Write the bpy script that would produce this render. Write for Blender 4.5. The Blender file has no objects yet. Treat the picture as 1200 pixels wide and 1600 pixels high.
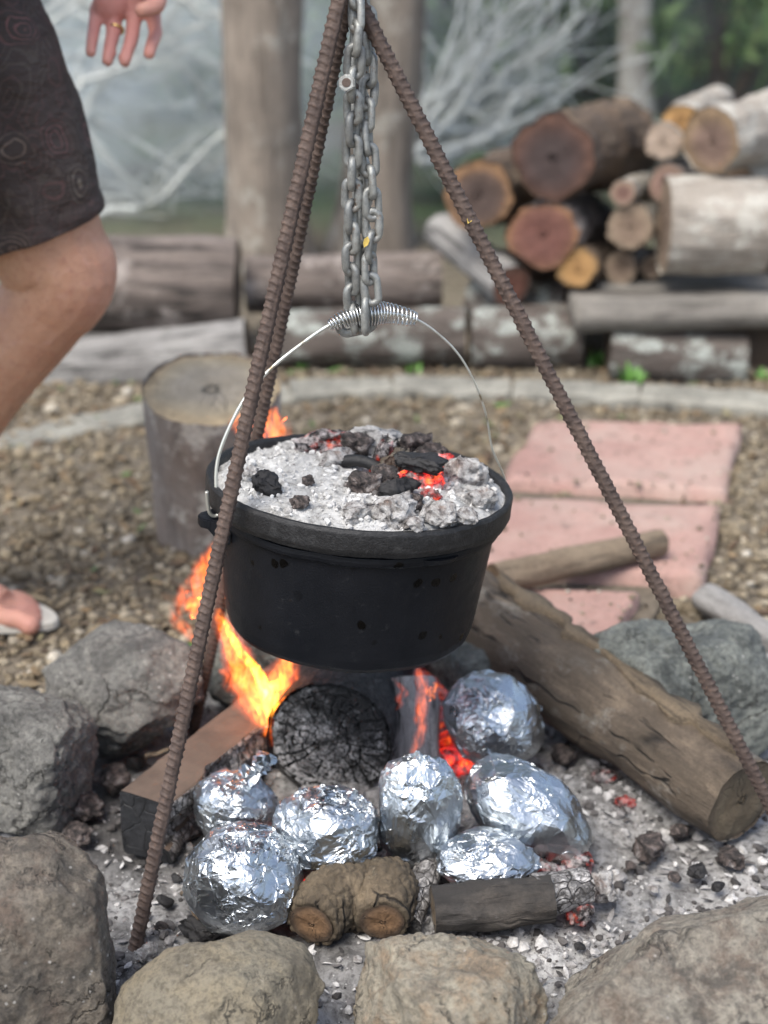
import bpy, bmesh, math, random
import numpy as np
from mathutils import Vector, Matrix, Quaternion

random.seed(7)
RS = np.random.RandomState(11)
S = bpy.context.scene
COL = S.collection

# ------------------------------------------------------------------ camera
CAM_H, PITCH, FPX = 0.95, math.radians(22.0), 2400.0
cam = bpy.data.cameras.new('camera')
cam.sensor_fit = 'VERTICAL'
cam.sensor_height = 36.0
cam.lens = FPX / 1600.0 * 36.0
cam.clip_start = 0.02
cam.clip_end = 600.0
cam.dof.use_dof = True
cam.dof.focus_distance = 1.455
cam.dof.aperture_fstop = 3.5
cam_o = bpy.data.objects.new('camera', cam)
COL.objects.link(cam_o)
cam_o.location = (0, 0, CAM_H)
cam_o.rotation_euler = (math.pi / 2 - PITCH, 0, 0)
S.camera = cam_o

# ------------------------------------------------------------------ sky + sun
SUN_EL, SUN_AZ = math.radians(58), math.radians(215)     # azimuth clockwise from +Y
w = bpy.data.worlds.new('World')
S.world = w
w.use_nodes = True
wn = w.node_tree.nodes
wl = w.node_tree.links
wn.clear()
sky = wn.new('ShaderNodeTexSky')
sky.sky_type = 'NISHITA'
sky.sun_disc = False
sky.sun_elevation = SUN_EL
sky.sun_rotation = SUN_AZ
sky.air_density = 1.0
sky.dust_density = 2.5
sky.ozone_density = 1.0
bg = wn.new('ShaderNodeBackground')
bg.inputs['Strength'].default_value = 0.13
wo = wn.new('ShaderNodeOutputWorld')
hs = wn.new('ShaderNodeHueSaturation')            # thin even cloud takes some blue out of the sky
hs.inputs['Saturation'].default_value = 0.78
wl.new(sky.outputs[0], hs.inputs['Color'])
wl.new(hs.outputs[0], bg.inputs['Color'])
wl.new(bg.outputs[0], wo.inputs['Surface'])
sun = bpy.data.lights.new('sun', 'SUN')
sun.energy = 1.8
sun.angle = math.radians(32)
sun.color = (1.0, 0.95, 0.86)
sun_o = bpy.data.objects.new('sun', sun)
COL.objects.link(sun_o)
sd = Vector((math.sin(SUN_AZ) * math.cos(SUN_EL), math.cos(SUN_AZ) * math.cos(SUN_EL), math.sin(SUN_EL)))
sun_o.rotation_euler = sd.to_track_quat('Z', 'Y').to_euler()
S.view_settings.view_transform = 'Standard'
S.view_settings.look = 'None'
S.view_settings.exposure = 1.1
S.view_settings.gamma = 1.0
S.view_settings.use_curve_mapping = False
S.render.engine = 'CYCLES'
S.cycles.use_denoising = True
S.cycles.max_bounces = 8
S.cycles.transparent_max_bounces = 24
S.cycles.volume_bounces = 3
S.cycles.volume_step_rate = 1.0
S.cycles.sample_clamp_indirect = 6.0

# ------------------------------------------------------------------ place finding
FWD = Vector((0, math.cos(PITCH), -math.sin(PITCH)))
UP = Vector((0, math.sin(PITCH), math.cos(PITCH)))
CP = Vector((0, 0, CAM_H))
def ray(px, py):
    return FWD + Vector((1, 0, 0)) * ((px - 600) / FPX) + UP * ((800 - py) / FPX)
def G(px, py, z=0.0):                 # point at height z
    d = ray(px, py)
    return CP + d * ((z - CAM_H) / d.z)
def D(px, py, Y):                     # point at distance Y
    d = ray(px, py)
    return CP + d * (Y / d.y)
def scl(p):                           # picture units per metre at p
    return FPX / (Vector(p) - CP).dot(FWD)

# ------------------------------------------------------------------ noise (numpy)
def _h(ix, iy, iz, seed):
    with np.errstate(over='ignore'):
        h = (ix.astype(np.int64) * 374761393 + iy.astype(np.int64) * 668265263 + iz.astype(np.int64) * 2147483647 + seed * 1274126177) & 0xffffffff
        h = ((h ^ (h >> 13)) * 1274126177) & 0xffffffff
        h = ((h ^ (h >> 16)) * 2246822519) & 0xffffffff
        h = h ^ (h >> 15)
    return (h & 0xffffff) / float(0xffffff)
def vnoise(P, seed=0):
    P = np.asarray(P, float)
    i = np.floor(P).astype(np.int64); f = P - i
    f = f * f * f * (f * (f * 6 - 15) + 10)
    r = 0
    for a in (0, 1):
        wx = f[:, 0] if a else 1 - f[:, 0]
        for b in (0, 1):
            wy = f[:, 1] if b else 1 - f[:, 1]
            for c in (0, 1):
                wz = f[:, 2] if c else 1 - f[:, 2]
                r = r + wx * wy * wz * _h(i[:, 0] + a, i[:, 1] + b, i[:, 2] + c, seed)
    return r * 2 - 1
def fbm(P, octv=4, seed=0, gain=0.5):
    P = np.asarray(P, float); r = 0; a = 1.0
    for k in range(octv):
        r = r + a * vnoise(P * (2.03 ** k) + 17.3 * k, seed + k); a *= gain
    return r
def worley(P, seed=0):
    P = np.asarray(P, float)
    i = np.floor(P).astype(np.int64)
    F1 = np.full(len(P), 9.0); F2 = np.full(len(P), 9.0)
    for a in (-1, 0, 1):
        for b in (-1, 0, 1):
            for c in (-1, 0, 1):
                j = i + np.array([a, b, c])
                q = np.stack([j[:, k] + _h(j[:, 0], j[:, 1], j[:, 2], seed + 31 * k) for k in range(3)], 1)
                d = np.sqrt(((q - P) ** 2).sum(1))
                F2 = np.where(d < F1, F1, np.minimum(F2, d)); F1 = np.minimum(F1, d)
    return F1, F2

# ------------------------------------------------------------------ mesh helpers
def mesh_np(name, V, F, smooth=True, attrs=None):
    """V (n,3); F list of arrays, each (m,3) or (m,4)."""
    if not isinstance(F, (list, tuple)):
        F = [F]
    me = bpy.data.meshes.new(name)
    V = np.ascontiguousarray(V, dtype=np.float32)
    me.vertices.add(len(V)); me.vertices.foreach_set('co', V.ravel())
    loops = np.concatenate([np.asarray(f, dtype=np.int32).ravel() for f in F])
    tot = np.concatenate([np.full(len(f), np.asarray(f).shape[1], dtype=np.int32) for f in F])
    st = np.concatenate([[0], np.cumsum(tot)[:-1]]).astype(np.int32)
    me.loops.add(len(loops)); me.loops.foreach_set('vertex_index', loops)
    me.polygons.add(len(tot)); me.polygons.foreach_set('loop_start', st)
    try:
        me.polygons.foreach_set('loop_total', tot)
    except Exception:
        pass
    me.update(calc_edges=True)
    me.validate()
    me.polygons.foreach_set('use_smooth', np.full(len(me.polygons), smooth, dtype=bool))
    for k, a in (attrs or {}).items():
        at = me.attributes.new(k, 'FLOAT', 'POINT')
        at.data.foreach_set('value', np.asarray(a, dtype=np.float32))
    return me
def link(name, me, mat=None, parent=None, loc=None, rot=None):
    o = bpy.data.objects.new(name, me)
    COL.objects.link(o)
    if me is not None and mat is not None:
        for m in (mat if isinstance(mat, (list, tuple)) else [mat]):
            me.materials.append(m)
    if parent is not None:
        o.parent = parent
    if loc is not None:
        o.location = loc
    if rot is not None:
        if isinstance(rot, Quaternion):
            o.rotation_mode = 'QUATERNION'; o.rotation_quaternion = rot
        else:
            o.rotation_euler = rot
    return o
def empty(name, loc=(0, 0, 0), rot=None):
    o = link(name, None, loc=loc, rot=rot)
    o.empty_display_size = 0.05
    return o
def tag(o, label, cat, group=None):
    o['label'] = label; o['category'] = cat
    if group: o['group'] = group
    return o
def struct(o): o['kind'] = 'structure'; return o
def stuff(o, label=None, cat=None):
    o['kind'] = 'stuff'
    if label: o['label'] = label
    if cat: o['category'] = cat
    return o
_ico = {}
def ico(sub):
    if sub not in _ico:
        bm = bmesh.new(); bmesh.ops.create_icosphere(bm, subdivisions=sub, radius=1)
        V = np.array([v.co[:] for v in bm.verts]); F = np.array([[v.index for v in f.verts] for f in bm.faces]); bm.free()
        _ico[sub] = (V, F)
    return _ico[sub][0].copy(), _ico[sub][1]
def grid_faces(nu, nv, wrap_u=False):
    a = np.arange(nv - 1)[:, None]; b = np.arange(nu if wrap_u else nu - 1)[None, :]
    i00 = a * nu + b; i01 = a * nu + (b + 1) % nu
    return np.stack([i00, i01, i01 + nu, i00 + nu], -1).reshape(-1, 4)
def frames(P):
    P = np.asarray(P, float); n = len(P)
    T = np.gradient(P, axis=0); T /= np.linalg.norm(T, axis=1)[:, None]
    ref = np.array([0, 0, 1.0]) if abs(T[0, 2]) < 0.9 else np.array([1.0, 0, 0])
    N = np.zeros_like(P); N[0] = np.cross(ref, T[0]); N[0] /= np.linalg.norm(N[0])
    for i in range(1, n):
        v = N[i - 1] - T[i] * np.dot(N[i - 1], T[i]); N[i] = v / np.linalg.norm(v)
    return T, N, np.cross(T, N)
def tube(P, R, nseg=16, cap=True):
    """P (n,3) path; R scalar, (n,) or (n,nseg). Returns V, F list."""
    P = np.asarray(P, float); n = len(P)
    T, N, B = frames(P)
    R = np.asarray(R, float)
    if R.ndim == 0: R = np.full((n, nseg), float(R))
    elif R.ndim == 1: R = np.repeat(R[:, None], nseg, 1)
    th = np.linspace(0, 2 * math.pi, nseg, endpoint=False)
    V = P[:, None, :] + R[:, :, None] * (np.cos(th)[None, :, None] * N[:, None, :] + np.sin(th)[None, :, None] * B[:, None, :])
    V = V.reshape(-1, 3); F = [grid_faces(nseg, n, True)]
    if cap:
        k = len(V); V = np.vstack([V, P[0], P[-1]])
        j = np.arange(nseg); j2 = (j + 1) % nseg
        F.append(np.stack([np.full(nseg, k), j2, j], 1))
        F.append(np.stack([np.full(nseg, k + 1), (n - 1) * nseg + j, (n - 1) * nseg + j2], 1))
    return V, F
def join(parts):
    Vs, q, t, off = [], [], [], 0
    for V, F in parts:
        for f in (F if isinstance(F, (list, tuple)) else [F]):
            f = np.asarray(f)
            (q if f.shape[1] == 4 else t).append(f + off)
        Vs.append(V); off += len(V)
    out = []
    if q: out.append(np.concatenate(q))
    if t: out.append(np.concatenate(t))
    return np.vstack(Vs), out
def spline(pts, n):
    pts = np.asarray(pts, float); m = len(pts)
    t = np.linspace(0, m - 1, n); i = np.clip(t.astype(int), 0, m - 2); f = (t - i)[:, None]
    g = lambda k: pts[np.clip(k, 0, m - 1)]
    p0, p1, p2, p3 = g(i - 1), g(i), g(i + 1), g(i + 2)
    return 0.5 * (2 * p1 + (p2 - p0) * f + (2 * p0 - 5 * p1 + 4 * p2 - p3) * f ** 2 + (3 * p1 - p0 - 3 * p2 + p3) * f ** 3)
def lathe(prof, nseg):
    prof = np.asarray(prof, float); th = np.linspace(0, 2 * math.pi, nseg, endpoint=False)
    V = np.stack([prof[:, 0][:, None] * np.cos(th), prof[:, 0][:, None] * np.sin(th), np.repeat(prof[:, 1][:, None], nseg, 1)], -1).reshape(-1, 3)
    return V, [grid_faces(nseg, len(prof), True)]

# ------------------------------------------------------------------ material helpers
class M:
    def __init__(s, name):
        s.mat = bpy.data.materials.new(name); s.mat.use_nodes = True
        s.t = s.mat.node_tree; s.t.nodes.clear()
        s.out = s.t.nodes.new('ShaderNodeOutputMaterial')
    def n(s, typ, inp=None, out=0, **props):
        nd = s.t.nodes.new('ShaderNode' + typ)
        for k, v in props.items(): setattr(nd, k, v)
        for k, v in (inp or {}).items():
            sk = nd.inputs[k]
            if isinstance(v, bpy.types.NodeSocket): s.t.links.new(v, sk)
            else:
                if isinstance(v, (tuple, list)) and len(v) == 3 and sk.type == 'RGBA': v = (*v, 1)
                sk.default_value = v
        return nd.outputs[out]
    def co(s): return s.n('TexCoord', out='Object')
    def geo(s): return s.n('NewGeometry', out='Position')
    def mapping(s, v, sc=(1, 1, 1), loc=(0, 0, 0), rot=(0, 0, 0)):
        return s.n('Mapping', {'Vector': v, 'Scale': sc, 'Location': loc, 'Rotation': rot})
    def noise(s, v, scale, detail=5, rough=0.6, dist=0.0):
        return s.n('TexNoise', {'Vector': v, 'Scale': scale, 'Detail': detail, 'Roughness': rough, 'Distortion': dist})
    def vor(s, v, scale, feature='F1', out='Distance', rnd=1.0):
        return s.n('TexVoronoi', {'Vector': v, 'Scale': scale, 'Randomness': rnd}, out=out, feature=feature)
    def ramp(s, f, stops, interp='LINEAR'):
        nd = s.t.nodes.new('ShaderNodeValToRGB'); s.t.links.new(f, nd.inputs[0])
        cr = nd.color_ramp; cr.interpolation = interp
        while len(cr.elements) < len(stops): cr.elements.new(0.5)
        for e, (p, c) in zip(cr.elements, stops):
            e.position = p; c = (c, c, c) if not isinstance(c, (tuple, list)) else c; e.color = (*c[:3], 1)
        return nd.outputs[0]
    def mix(s, f, a, b, mode='MIX'):
        nd = s.t.nodes.new('ShaderNodeMix'); nd.data_type = 'RGBA'; nd.blend_type = mode
        for k, v in ((0, f), (6, a), (7, b)):
            sk = nd.inputs[k]
            if isinstance(v, bpy.types.NodeSocket): s.t.links.new(v, sk)
            else: sk.default_value = v if k == 0 else (*v[:3], 1)
        return nd.outputs[2]
    def math(s, op, a, b=0.0, clamp=False):
        return s.n('Math', {0: a, 1: b}, operation=op, use_clamp=clamp)
    def attr(s, name): return s.n('Attribute', out='Fac', attribute_name=name)
    def rnd(s): return s.n('ObjectInfo', out='Random')
    def bump(s, h, dist, strength=1.0, normal=None):
        i = {'Height': h, 'Distance': dist, 'Strength': strength}
        if normal is not None: i['Normal'] = normal
        return s.n('Bump', i)
    def bsdf(s, col, rough=0.8, normal=None, **kw):
        i = {'Base Color': col, 'Roughness': rough}
        if normal is not None: i['Normal'] = normal
        for k, v in kw.items(): i[k.replace('_', ' ')] = v
        b = s.n('BsdfPrincipled', i)
        s.t.links.new(b, s.out.inputs['Surface'])
        return s.mat

def m_rock(name, c1, c2, c3, dark=0.5, speck=0.6, scale=1.0):
    m = M(name); v = m.co()
    a = m.noise(v, 9 * scale, 8, 0.65, 0.8); b = m.noise(m.mapping(v, loc=(3, 1, 7)), 26 * scale, 8, 0.7, 0.4)
    col = m.mix(m.ramp(a, [(0.38, 0), (0.60, 1)]), c1, c2)
    col = m.mix(m.ramp(b, [(0.46, 0), (0.62, 0.9)]), col, c3)
    st = m.noise(m.mapping(v, loc=(9, 4, 2)), 12 * scale, 9, 0.72, 1.2)
    col = m.mix(m.ramp(st, [(0.50, 0), (0.62, dark)]), col, (c1[0] * 0.32, c1[1] * 0.32, c1[2] * 0.34))
    lt = m.noise(m.mapping(v, loc=(1, 14, 6)), 18 * scale, 9, 0.75, 0.8)
    col = m.mix(m.ramp(lt, [(0.56, 0), (0.70, 0.55)]), col, (c2[0] * 1.7, c2[1] * 1.65, c2[2] * 1.6))
    fine = m.noise(v, 170, 6, 0.8)
    col = m.mix(m.ramp(fine, [(0.38, 0.65), (0.53, 0.0)]), col, (c1[0] * .28, c1[1] * .28, c1[2] * .28))
    col = m.mix(m.ramp(fine, [(0.56, 0), (0.70, 0.4)]), col, (c2[0] * 1.5, c2[1] * 1.5, c2[2] * 1.45))
    sp = m.vor(v, 95); msk = m.noise(v, 13, 3)
    sp = m.math('MULTIPLY', m.ramp(sp, [(0.08, 1), (0.17, 0)]), m.ramp(msk, [(0.44, 0), (0.6, speck)]))
    col = m.mix(sp, col, (0.62, 0.6, 0.57))
    cr = m.vor(m.mapping(m.mix(0.12, v, m.noise(v, 20)), sc=(1, 1, 1.7)), 7 * scale, 'DISTANCE_TO_EDGE')
    crk = m.math('MULTIPLY', m.ramp(cr, [(0.0, 1), (0.02, 0)]), m.ramp(m.noise(v, 7), [(0.46, 0), (0.56, 1)]))
    col = m.mix(m.math('MULTIPLY', crk, 0.75), col, (0.03, 0.028, 0.025))
    h = m.math('ADD', m.math('MULTIPLY', m.noise(v, 45, 9, 0.75), 1.2), m.math('MULTIPLY', fine, 0.35))
    h = m.math('SUBTRACT', h, m.math('MULTIPLY', crk, 0.9))
    return m.bsdf(col, 0.78, m.bump(h, 0.010, 0.9))

def m_bark(name, c1, c2, crack=(0.02, 0.016, 0.013), lichen=None, lam=0.0, sc=1.0, bump=0.006, deep=0.6, cracks=0.0):
    m = M(name); v = m.co()
    st = m.mapping(v, sc=(1, 1, 0.12))
    a = m.noise(st, 60 * sc, 8, 0.65, 0.5); b = m.noise(v, 8 * sc, 6, 0.6)
    col = m.mix(m.ramp(b, [(0.35, 0), (0.65, 1)]), c1, c2)
    col = m.mix(m.ramp(a, [(0.36, deep), (0.5, 0)]), col, crack)
    if lichen:
        l = m.noise(m.mapping(v, loc=(5, 5, 1)), 14 * sc, 8, 0.7)
        l2 = m.noise(v, 55 * sc, 5, 0.7)
        f = m.math('MULTIPLY', m.ramp(l, [(0.6 - lam * 0.25, 0), (0.68 - lam * 0.25, 1)]), m.ramp(l2, [(0.35, 0.15), (0.5, 1)]))
        col = m.mix(f, col, lichen)
    fine = m.noise(v, 240, 4, 0.7)
    col = m.mix(m.ramp(fine, [(0.35, 0.35), (0.6, 0)]), col, crack)
    h = m.math('ADD', a, m.math('MULTIPLY', fine, 0.3))
    if cracks:
        mo = m.noise(m.mapping(v, sc=(1, 1, 0.5), loc=(2, 2, 2)), 26, 7, 0.65, 0.6)
        col = m.mix(m.ramp(mo, [(0.42, 0.75), (0.56, 0)]), col, tuple(c * 0.45 for c in c1))
        col = m.mix(m.ramp(mo, [(0.56, 0), (0.72, 0.6)]), col, tuple(min(1, c * 1.5) for c in c1))
        ww = m.mix(0.014, v, m.n('TexNoise', {'Vector': v, 'Scale': 25.0}, out='Color'))
        ck = m.vor(m.mapping(ww, sc=(1, 1, 0.10)), 26, 'DISTANCE_TO_EDGE')
        ck = m.math('MULTIPLY', m.ramp(ck, [(0.0, 1), (0.035, 0)]), m.ramp(m.noise(v, 9, 3), [(0.48, 0), (0.56, cracks)]))
        col = m.mix(ck, col, (0.012, 0.010, 0.008)); h = m.math('SUBTRACT', h, m.math('MULTIPLY', ck, 1.4))
    return m.bsdf(col, 0.88, m.bump(h, bump, 0.9))

def m_end(name, core, mid, rim, R, rings=9.0, crackc=(0.03, 0.02, 0.015)):
    m = M(name); v = m.co()
    sep = m.t.nodes.new('ShaderNodeSeparateXYZ'); m.t.links.new(v, sep.inputs[0])
    x, y = sep.outputs[0], sep.outputs[1]
    r = m.math('DIVIDE', m.math('SQRT', m.math('ADD', m.math('MULTIPLY', x, x), m.math('MULTIPLY', y, y))), R)
    wob = m.noise(v, 0.35 / R, 4, 0.5)
    rr = m.math('ADD', r, m.math('MULTIPLY', m.math('SUBTRACT', wob, 0.5), 0.55))
    col = m.ramp(rr, [(0.0, core), (0.45, core), (0.72, mid), (0.88, rim), (1.0, rim)])
    rg = m.math('SINE', m.math('MULTIPLY', rr, rings * 6.283))
    col = m.mix(m.ramp(rg, [(0.3, 0.0), (1.0, 0.16)]), col, tuple(c * 0.5 for c in mid))
    ang = m.math('ARCTAN2', y, x)
    pol = m.n('CombineXYZ', {0: m.math('MULTIPLY', ang, 2.2), 1: m.math('MULTIPLY', r, 0.9), 2: 0.0})
    ck = m.vor(pol, 1.6, 'DISTANCE_TO_EDGE')
    ck = m.math('MULTIPLY', m.ramp(ck, [(0.0, 1), (0.03, 0)]), m.ramp(m.noise(v, 1.2 / R, 3), [(0.5, 0), (0.6, 0.8)]))
    col = m.mix(ck, col, crackc)
    g = m.noise(v, 300, 4, 0.7); g2 = m.noise(v, 2.2 / R, 6, 0.7)
    col = m.mix(m.ramp(g2, [(0.42, 0.45), (0.62, 0)]), col, tuple(c * 0.35 for c in mid))
    h = m.math('ADD', m.math('MULTIPLY', g, 0.4), m.math('MULTIPLY', rg, 0.03)); h = m.math('ADD', h, m.math('MULTIPLY', g2, 0.8))
    return m.bsdf(col, 0.85, m.bump(m.math('SUBTRACT', h, ck), 0.004, 0.8))

def m_check(name, ash=(0.42, 0.41, 0.40), sc=1.0, stretch=(1, 1, 0.45), ashamt=1.0, dark=(0.012, 0.011, 0.011)):
    """burnt wood: blocky black checks with pale ash on the blocks"""
    m = M(name); v = m.co()
    w_ = m.mix(0.022, v, m.n('TexNoise', {'Vector': v, 'Scale': 40.0}, out='Color'))
    p = m.mapping(w_, sc=stretch)
    e1 = m.vor(p, 70 * sc, 'DISTANCE_TO_EDGE', rnd=1.0); e2 = m.vor(m.mapping(p, loc=(3, 2, 1)), 170 * sc, 'DISTANCE_TO_EDGE')
    n1 = m.noise(v, 26, 6, 0.65)
    blk = m.math('MULTIPLY', m.ramp(e1, [(0.015, 0), (0.07, 1)]), m.ramp(e2, [(0.0, 0.5), (0.06, 1)]))
    n3 = m.noise(v, 95, 5, 0.75); blk = m.math('MULTIPLY', blk, m.ramp(n3, [(0.36, 0.12), (0.56, 1)]))
    f = m.math('MULTIPLY', blk, m.ramp(n1, [(0.62 - 0.32 * ashamt, 0.03), (0.72 - 0.32 * ashamt, 1)]))
    col = m.mix(f, dark, ash)
    col = m.mix(m.ramp(m.noise(v, 200, 4), [(0.4, 0.3), (0.6, 0)]), col, (0.06, 0.055, 0.05))
    h = m.math('ADD', m.math('MULTIPLY', blk, 0.9), m.math('MULTIPLY', m.noise(v, 220, 3), 0.25))
    return m.bsdf(col, 0.8, m.bump(h, 0.004, 1.0))

def m_plain(name, c, rough=0.7, var=0.35, sc=60.0, bump=0.001, **kw):
    m = M(name); v = m.co()
    n1 = m.noise(v, sc, 6, 0.65)
    col = m.mix(m.ramp(n1, [(0.35, var), (0.6, 0)]), c, tuple(x * 0.35 for x in c))
    return m.bsdf(col, rough, m.bump(m.noise(v, sc * 4, 5, 0.7), bump, 0.7), **kw)

def m_tone(name, stops, rough=0.85, bump=0.002, sc=150):
    """colour by each piece's own random tone"""
    m = M(name); v = m.co()
    col = m.ramp(m.attr('tone'), stops)
    n1 = m.noise(v, sc, 5, 0.7)
    col = m.mix(m.ramp(n1, [(0.35, 0.5), (0.6, 0)]), col, (0.03, 0.027, 0.024))
    return m.bsdf(col, rough, m.bump(n1, bump, 0.8))

def m_emb(name, strength=6.0, cover=0.5, ash=(0.30, 0.29, 0.28)):
    """glowing coal: ash skin with red-hot patches"""
    m = M(name); v = m.co()
    n1 = m.noise(v, 45, 5, 0.65, 0.4)
    g = m.ramp(n1, [(0.56 - 0.3 * cover, 0), (0.66 - 0.3 * cover, 0.18), (0.90 - 0.3 * cover, 1)])
    skin = m.ramp(m.noise(m.mapping(v, loc=(7, 1, 5)), 130, 6, 0.75), [(0.40, 0.05), (0.56, 1)]); g = m.math('MULTIPLY', g, skin)
    n2 = m.noise(m.mapping(v, loc=(2, 8, 3)), 70, 5, 0.7)
    col = m.mix(m.ramp(n2, [(0.42, 0), (0.58, 1)]), (0.015, 0.012, 0.012), ash)
    col = m.mix(g, col, (0.12, 0.02, 0.01))
    ec = m.ramp(n1, [(0.5, (0.8, 0.014, 0.016)), (0.60, (1.0, 0.07, 0.015)), (0.72, (1.0, 0.28, 0.04))])
    return m.bsdf(col, 0.85, m.bump(m.noise(v, 160, 5, 0.7), 0.002, 1.0),
                  **{'Emission_Color': ec, 'Emission_Strength': m.math('MULTIPLY', g, strength)})

MAT = {}
def build_materials():
    # rusty reinforcing bar
    m = M('rust'); v = m.co()
    a = m.noise(v, 45, 7, 0.65); b = m.noise(v, 260, 5, 0.7)
    c = m.mix(m.ramp(a, [(0.35, 0), (0.65, 1)]), (0.060, 0.042, 0.036), (0.110, 0.078, 0.064))
    c = m.mix(m.ramp(b, [(0.55, 0), (0.75, 0.6)]), c, (0.20, 0.12, 0.085))
    c = m.mix(m.ramp(b, [(0.3, 0.6), (0.45, 0)]), c, (0.03, 0.02, 0.018))
    MAT['rust'] = m.bsdf(c, 0.72, m.bump(b, 0.0015, 0.8), Metallic=0.15)
    m = M('chain_steel'); v = m.co()
    a = m.noise(v, 90, 6, 0.65); r = m.rnd()
    c = m.mix(m.ramp(a, [(0.35, 0), (0.65, 1)]), (0.20, 0.205, 0.20), (0.42, 0.43, 0.41))
    rustf = m.math('MULTIPLY', m.ramp(m.noise(m.mapping(v, loc=(1, 2, 3)), 120, 6, 0.7), [(0.55, 0), (0.68, 1)]), m.ramp(r, [(0.5, 0.25), (0.9, 1)]))
    c = m.mix(rustf, c, (0.17, 0.10, 0.06))
    c = m.mix(m.ramp(r, [(0.0, 0.35), (0.5, 0)]), c, (0.13, 0.13, 0.13))
    MAT['chain'] = m.bsdf(c, 0.5, m.bump(m.noise(v, 400, 4, 0.7), 0.0008, 0.7), Metallic=0.55)
    MAT['spring'] = m_plain('bright_spring_steel', (0.72, 0.73, 0.72), 0.24, 0.25, 200, 0.0002, Metallic=1.0)
    m = M('wire_steel'); v = m.co()
    c = m.mix(m.ramp(m.noise(v, 40, 5), [(0.56, 0), (0.66, 0.9)]), (0.62, 0.63, 0.58), (0.22, 0.17, 0.10))
    MAT['wire'] = m.bsdf(c, 0.4, Metallic=0.7)
    # cast iron with wet run marks and ash dust
    m = M('cast_iron'); v = m.co()
    a = m.noise(v, 14, 5, 0.6); f = m.noise(v, 500, 4, 0.6); d = m.noise(v, 70, 6, 0.7)
    c = m.mix(m.ramp(a, [(0.35, 0), (0.7, 1)]), (0.0050, 0.0060, 0.0085), (0.0085, 0.0095, 0.0125))
    spots = m.ramp(m.vor(m.mix(0.012, v, m.n('TexNoise', {'Vector': v, 'Scale': 50.0}, out='Color')), 34), [(0.15, 1), (0.21, 0)])
    spots = m.math('MULTIPLY', spots, m.ramp(m.noise(v, 9, 2), [(0.46, 0), (0.52, 1)]))
    run = m.noise(m.mapping(v, sc=(1, 1, 0.10)), 46, 5, 0.6); c = m.mix(m.ramp(run, [(0.56, 0), (0.72, 0.5)]), c, (0.012, 0.013, 0.015))
    c = m.mix(m.ramp(d, [(0.62, 0), (0.78, 0.35)]), c, (0.07, 0.07, 0.07))
    c = m.mix(spots, c, (0.0008, 0.0008, 0.0010))
    rg = m.math('SUBTRACT', m.ramp(d, [(0.3, 0.33), (0.7, 0.50)]), m.math('MULTIPLY', spots, 0.22))
    MAT['iron'] = m.bsdf(c, rg, m.bump(f, 0.0007, 0.6), Specular_IOR_Level=0.20)
    m = M('cast_iron_lid'); v = m.co()
    d = m.noise(v, 120, 6, 0.7)
    c = m.mix(m.ramp(d, [(0.5, 0), (0.75, 0.55)]), (0.007, 0.007, 0.008), (0.055, 0.055, 0.056))
    MAT['iron_lid'] = m.bsdf(c, 0.55, m.bump(m.noise(v, 420, 5, 0.65), 0.0012, 0.8))
    # foil
    m = M('foil'); v = m.co()
    MAT['foil'] = m.bsdf((0.50, 0.535, 0.565), m.ramp(m.noise(v, 30, 4), [(0.3, 0.24), (0.7, 0.38)]),
                         m.bump(m.noise(m.mapping(v, sc=(1, 1, 0.35)), 210, 4, 0.6), 0.0012, 0.5), Metallic=1.0)
    # ash
    m = M('ash'); v = m.co()
    a = m.noise(v, 16, 8, 0.68, 0.5); b = m.noise(v, 120, 6, 0.72); tn = m.attr('tone')
    c = m.ramp(a, [(0.30, (0.06, 0.057, 0.056)), (0.40, (0.22, 0.215, 0.21)), (0.52, (0.40, 0.395, 0.39)), (0.68, (0.58, 0.575, 0.57))])
    c = m.mix(m.ramp(b, [(0.36, 0.75), (0.52, 0)]), c, (0.05, 0.045, 0.045))
    c = m.mix(m.ramp(b, [(0.58, 0), (0.74, 0.7)]), c, (0.62, 0.62, 0.61))
    c = m.mix(tn, c, (0.035, 0.033, 0.033))
    MAT['ash'] = m.bsdf(c, 0.95, m.bump(b, 0.006, 0.9))
    m = M('lid_ash'); v = m.co()
    a = m.noise(v, 40, 8, 0.7, 0.4); b = m.noise(v, 190, 6, 0.72)
    c = m.ramp(a, [(0.32, (0.12, 0.115, 0.11)), (0.45, (0.36, 0.36, 0.355)), (0.65, (0.56, 0.56, 0.555))])
    c = m.mix(m.ramp(b, [(0.32, 0.8), (0.45, 0)]), c, (0.09, 0.085, 0.08))
    MAT['lid_ash'] = m.bsdf(c, 0.95, m.bump(b, 0.004, 0.9))
    MAT['ash_bits'] = m_tone('ash_bits', [(0, (0.03, 0.028, 0.028)), (0.25, (0.10, 0.092, 0.09)), (0.45, (0.25, 0.24, 0.24)), (0.75, (0.48, 0.47, 0.465)), (1, (0.68, 0.67, 0.66))])
    MAT['lid_bits'] = m_tone('lid_bits', [(0, (0.05, 0.045, 0.042)), (0.12, (0.17, 0.155, 0.15)), (0.3, (0.42, 0.41, 0.40)), (1, (0.70, 0.70, 0.69))])
    
    m = M('ash_lump'); v = m.co()
    a = m.noise(v, 55, 8, 0.72, 0.6); b = m.noise(v, 170, 6, 0.75); k2 = m.noise(m.mapping(v, loc=(4, 4, 1)), 38, 6, 0.7)
    c = m.ramp(a, [(0.34, (0.06, 0.052, 0.05)), (0.43, (0.28, 0.26, 0.25)), (0.55, (0.52, 0.51, 0.50)), (0.7, (0.66, 0.65, 0.65))])
    c = m.mix(m.ramp(k2, [(0.58, 0), (0.68, 0.7)]), c, (0.20, 0.13, 0.10))
    c = m.mix(m.ramp(b, [(0.34, 0.8), (0.46, 0)]), c, (0.06, 0.05, 0.05))
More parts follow.
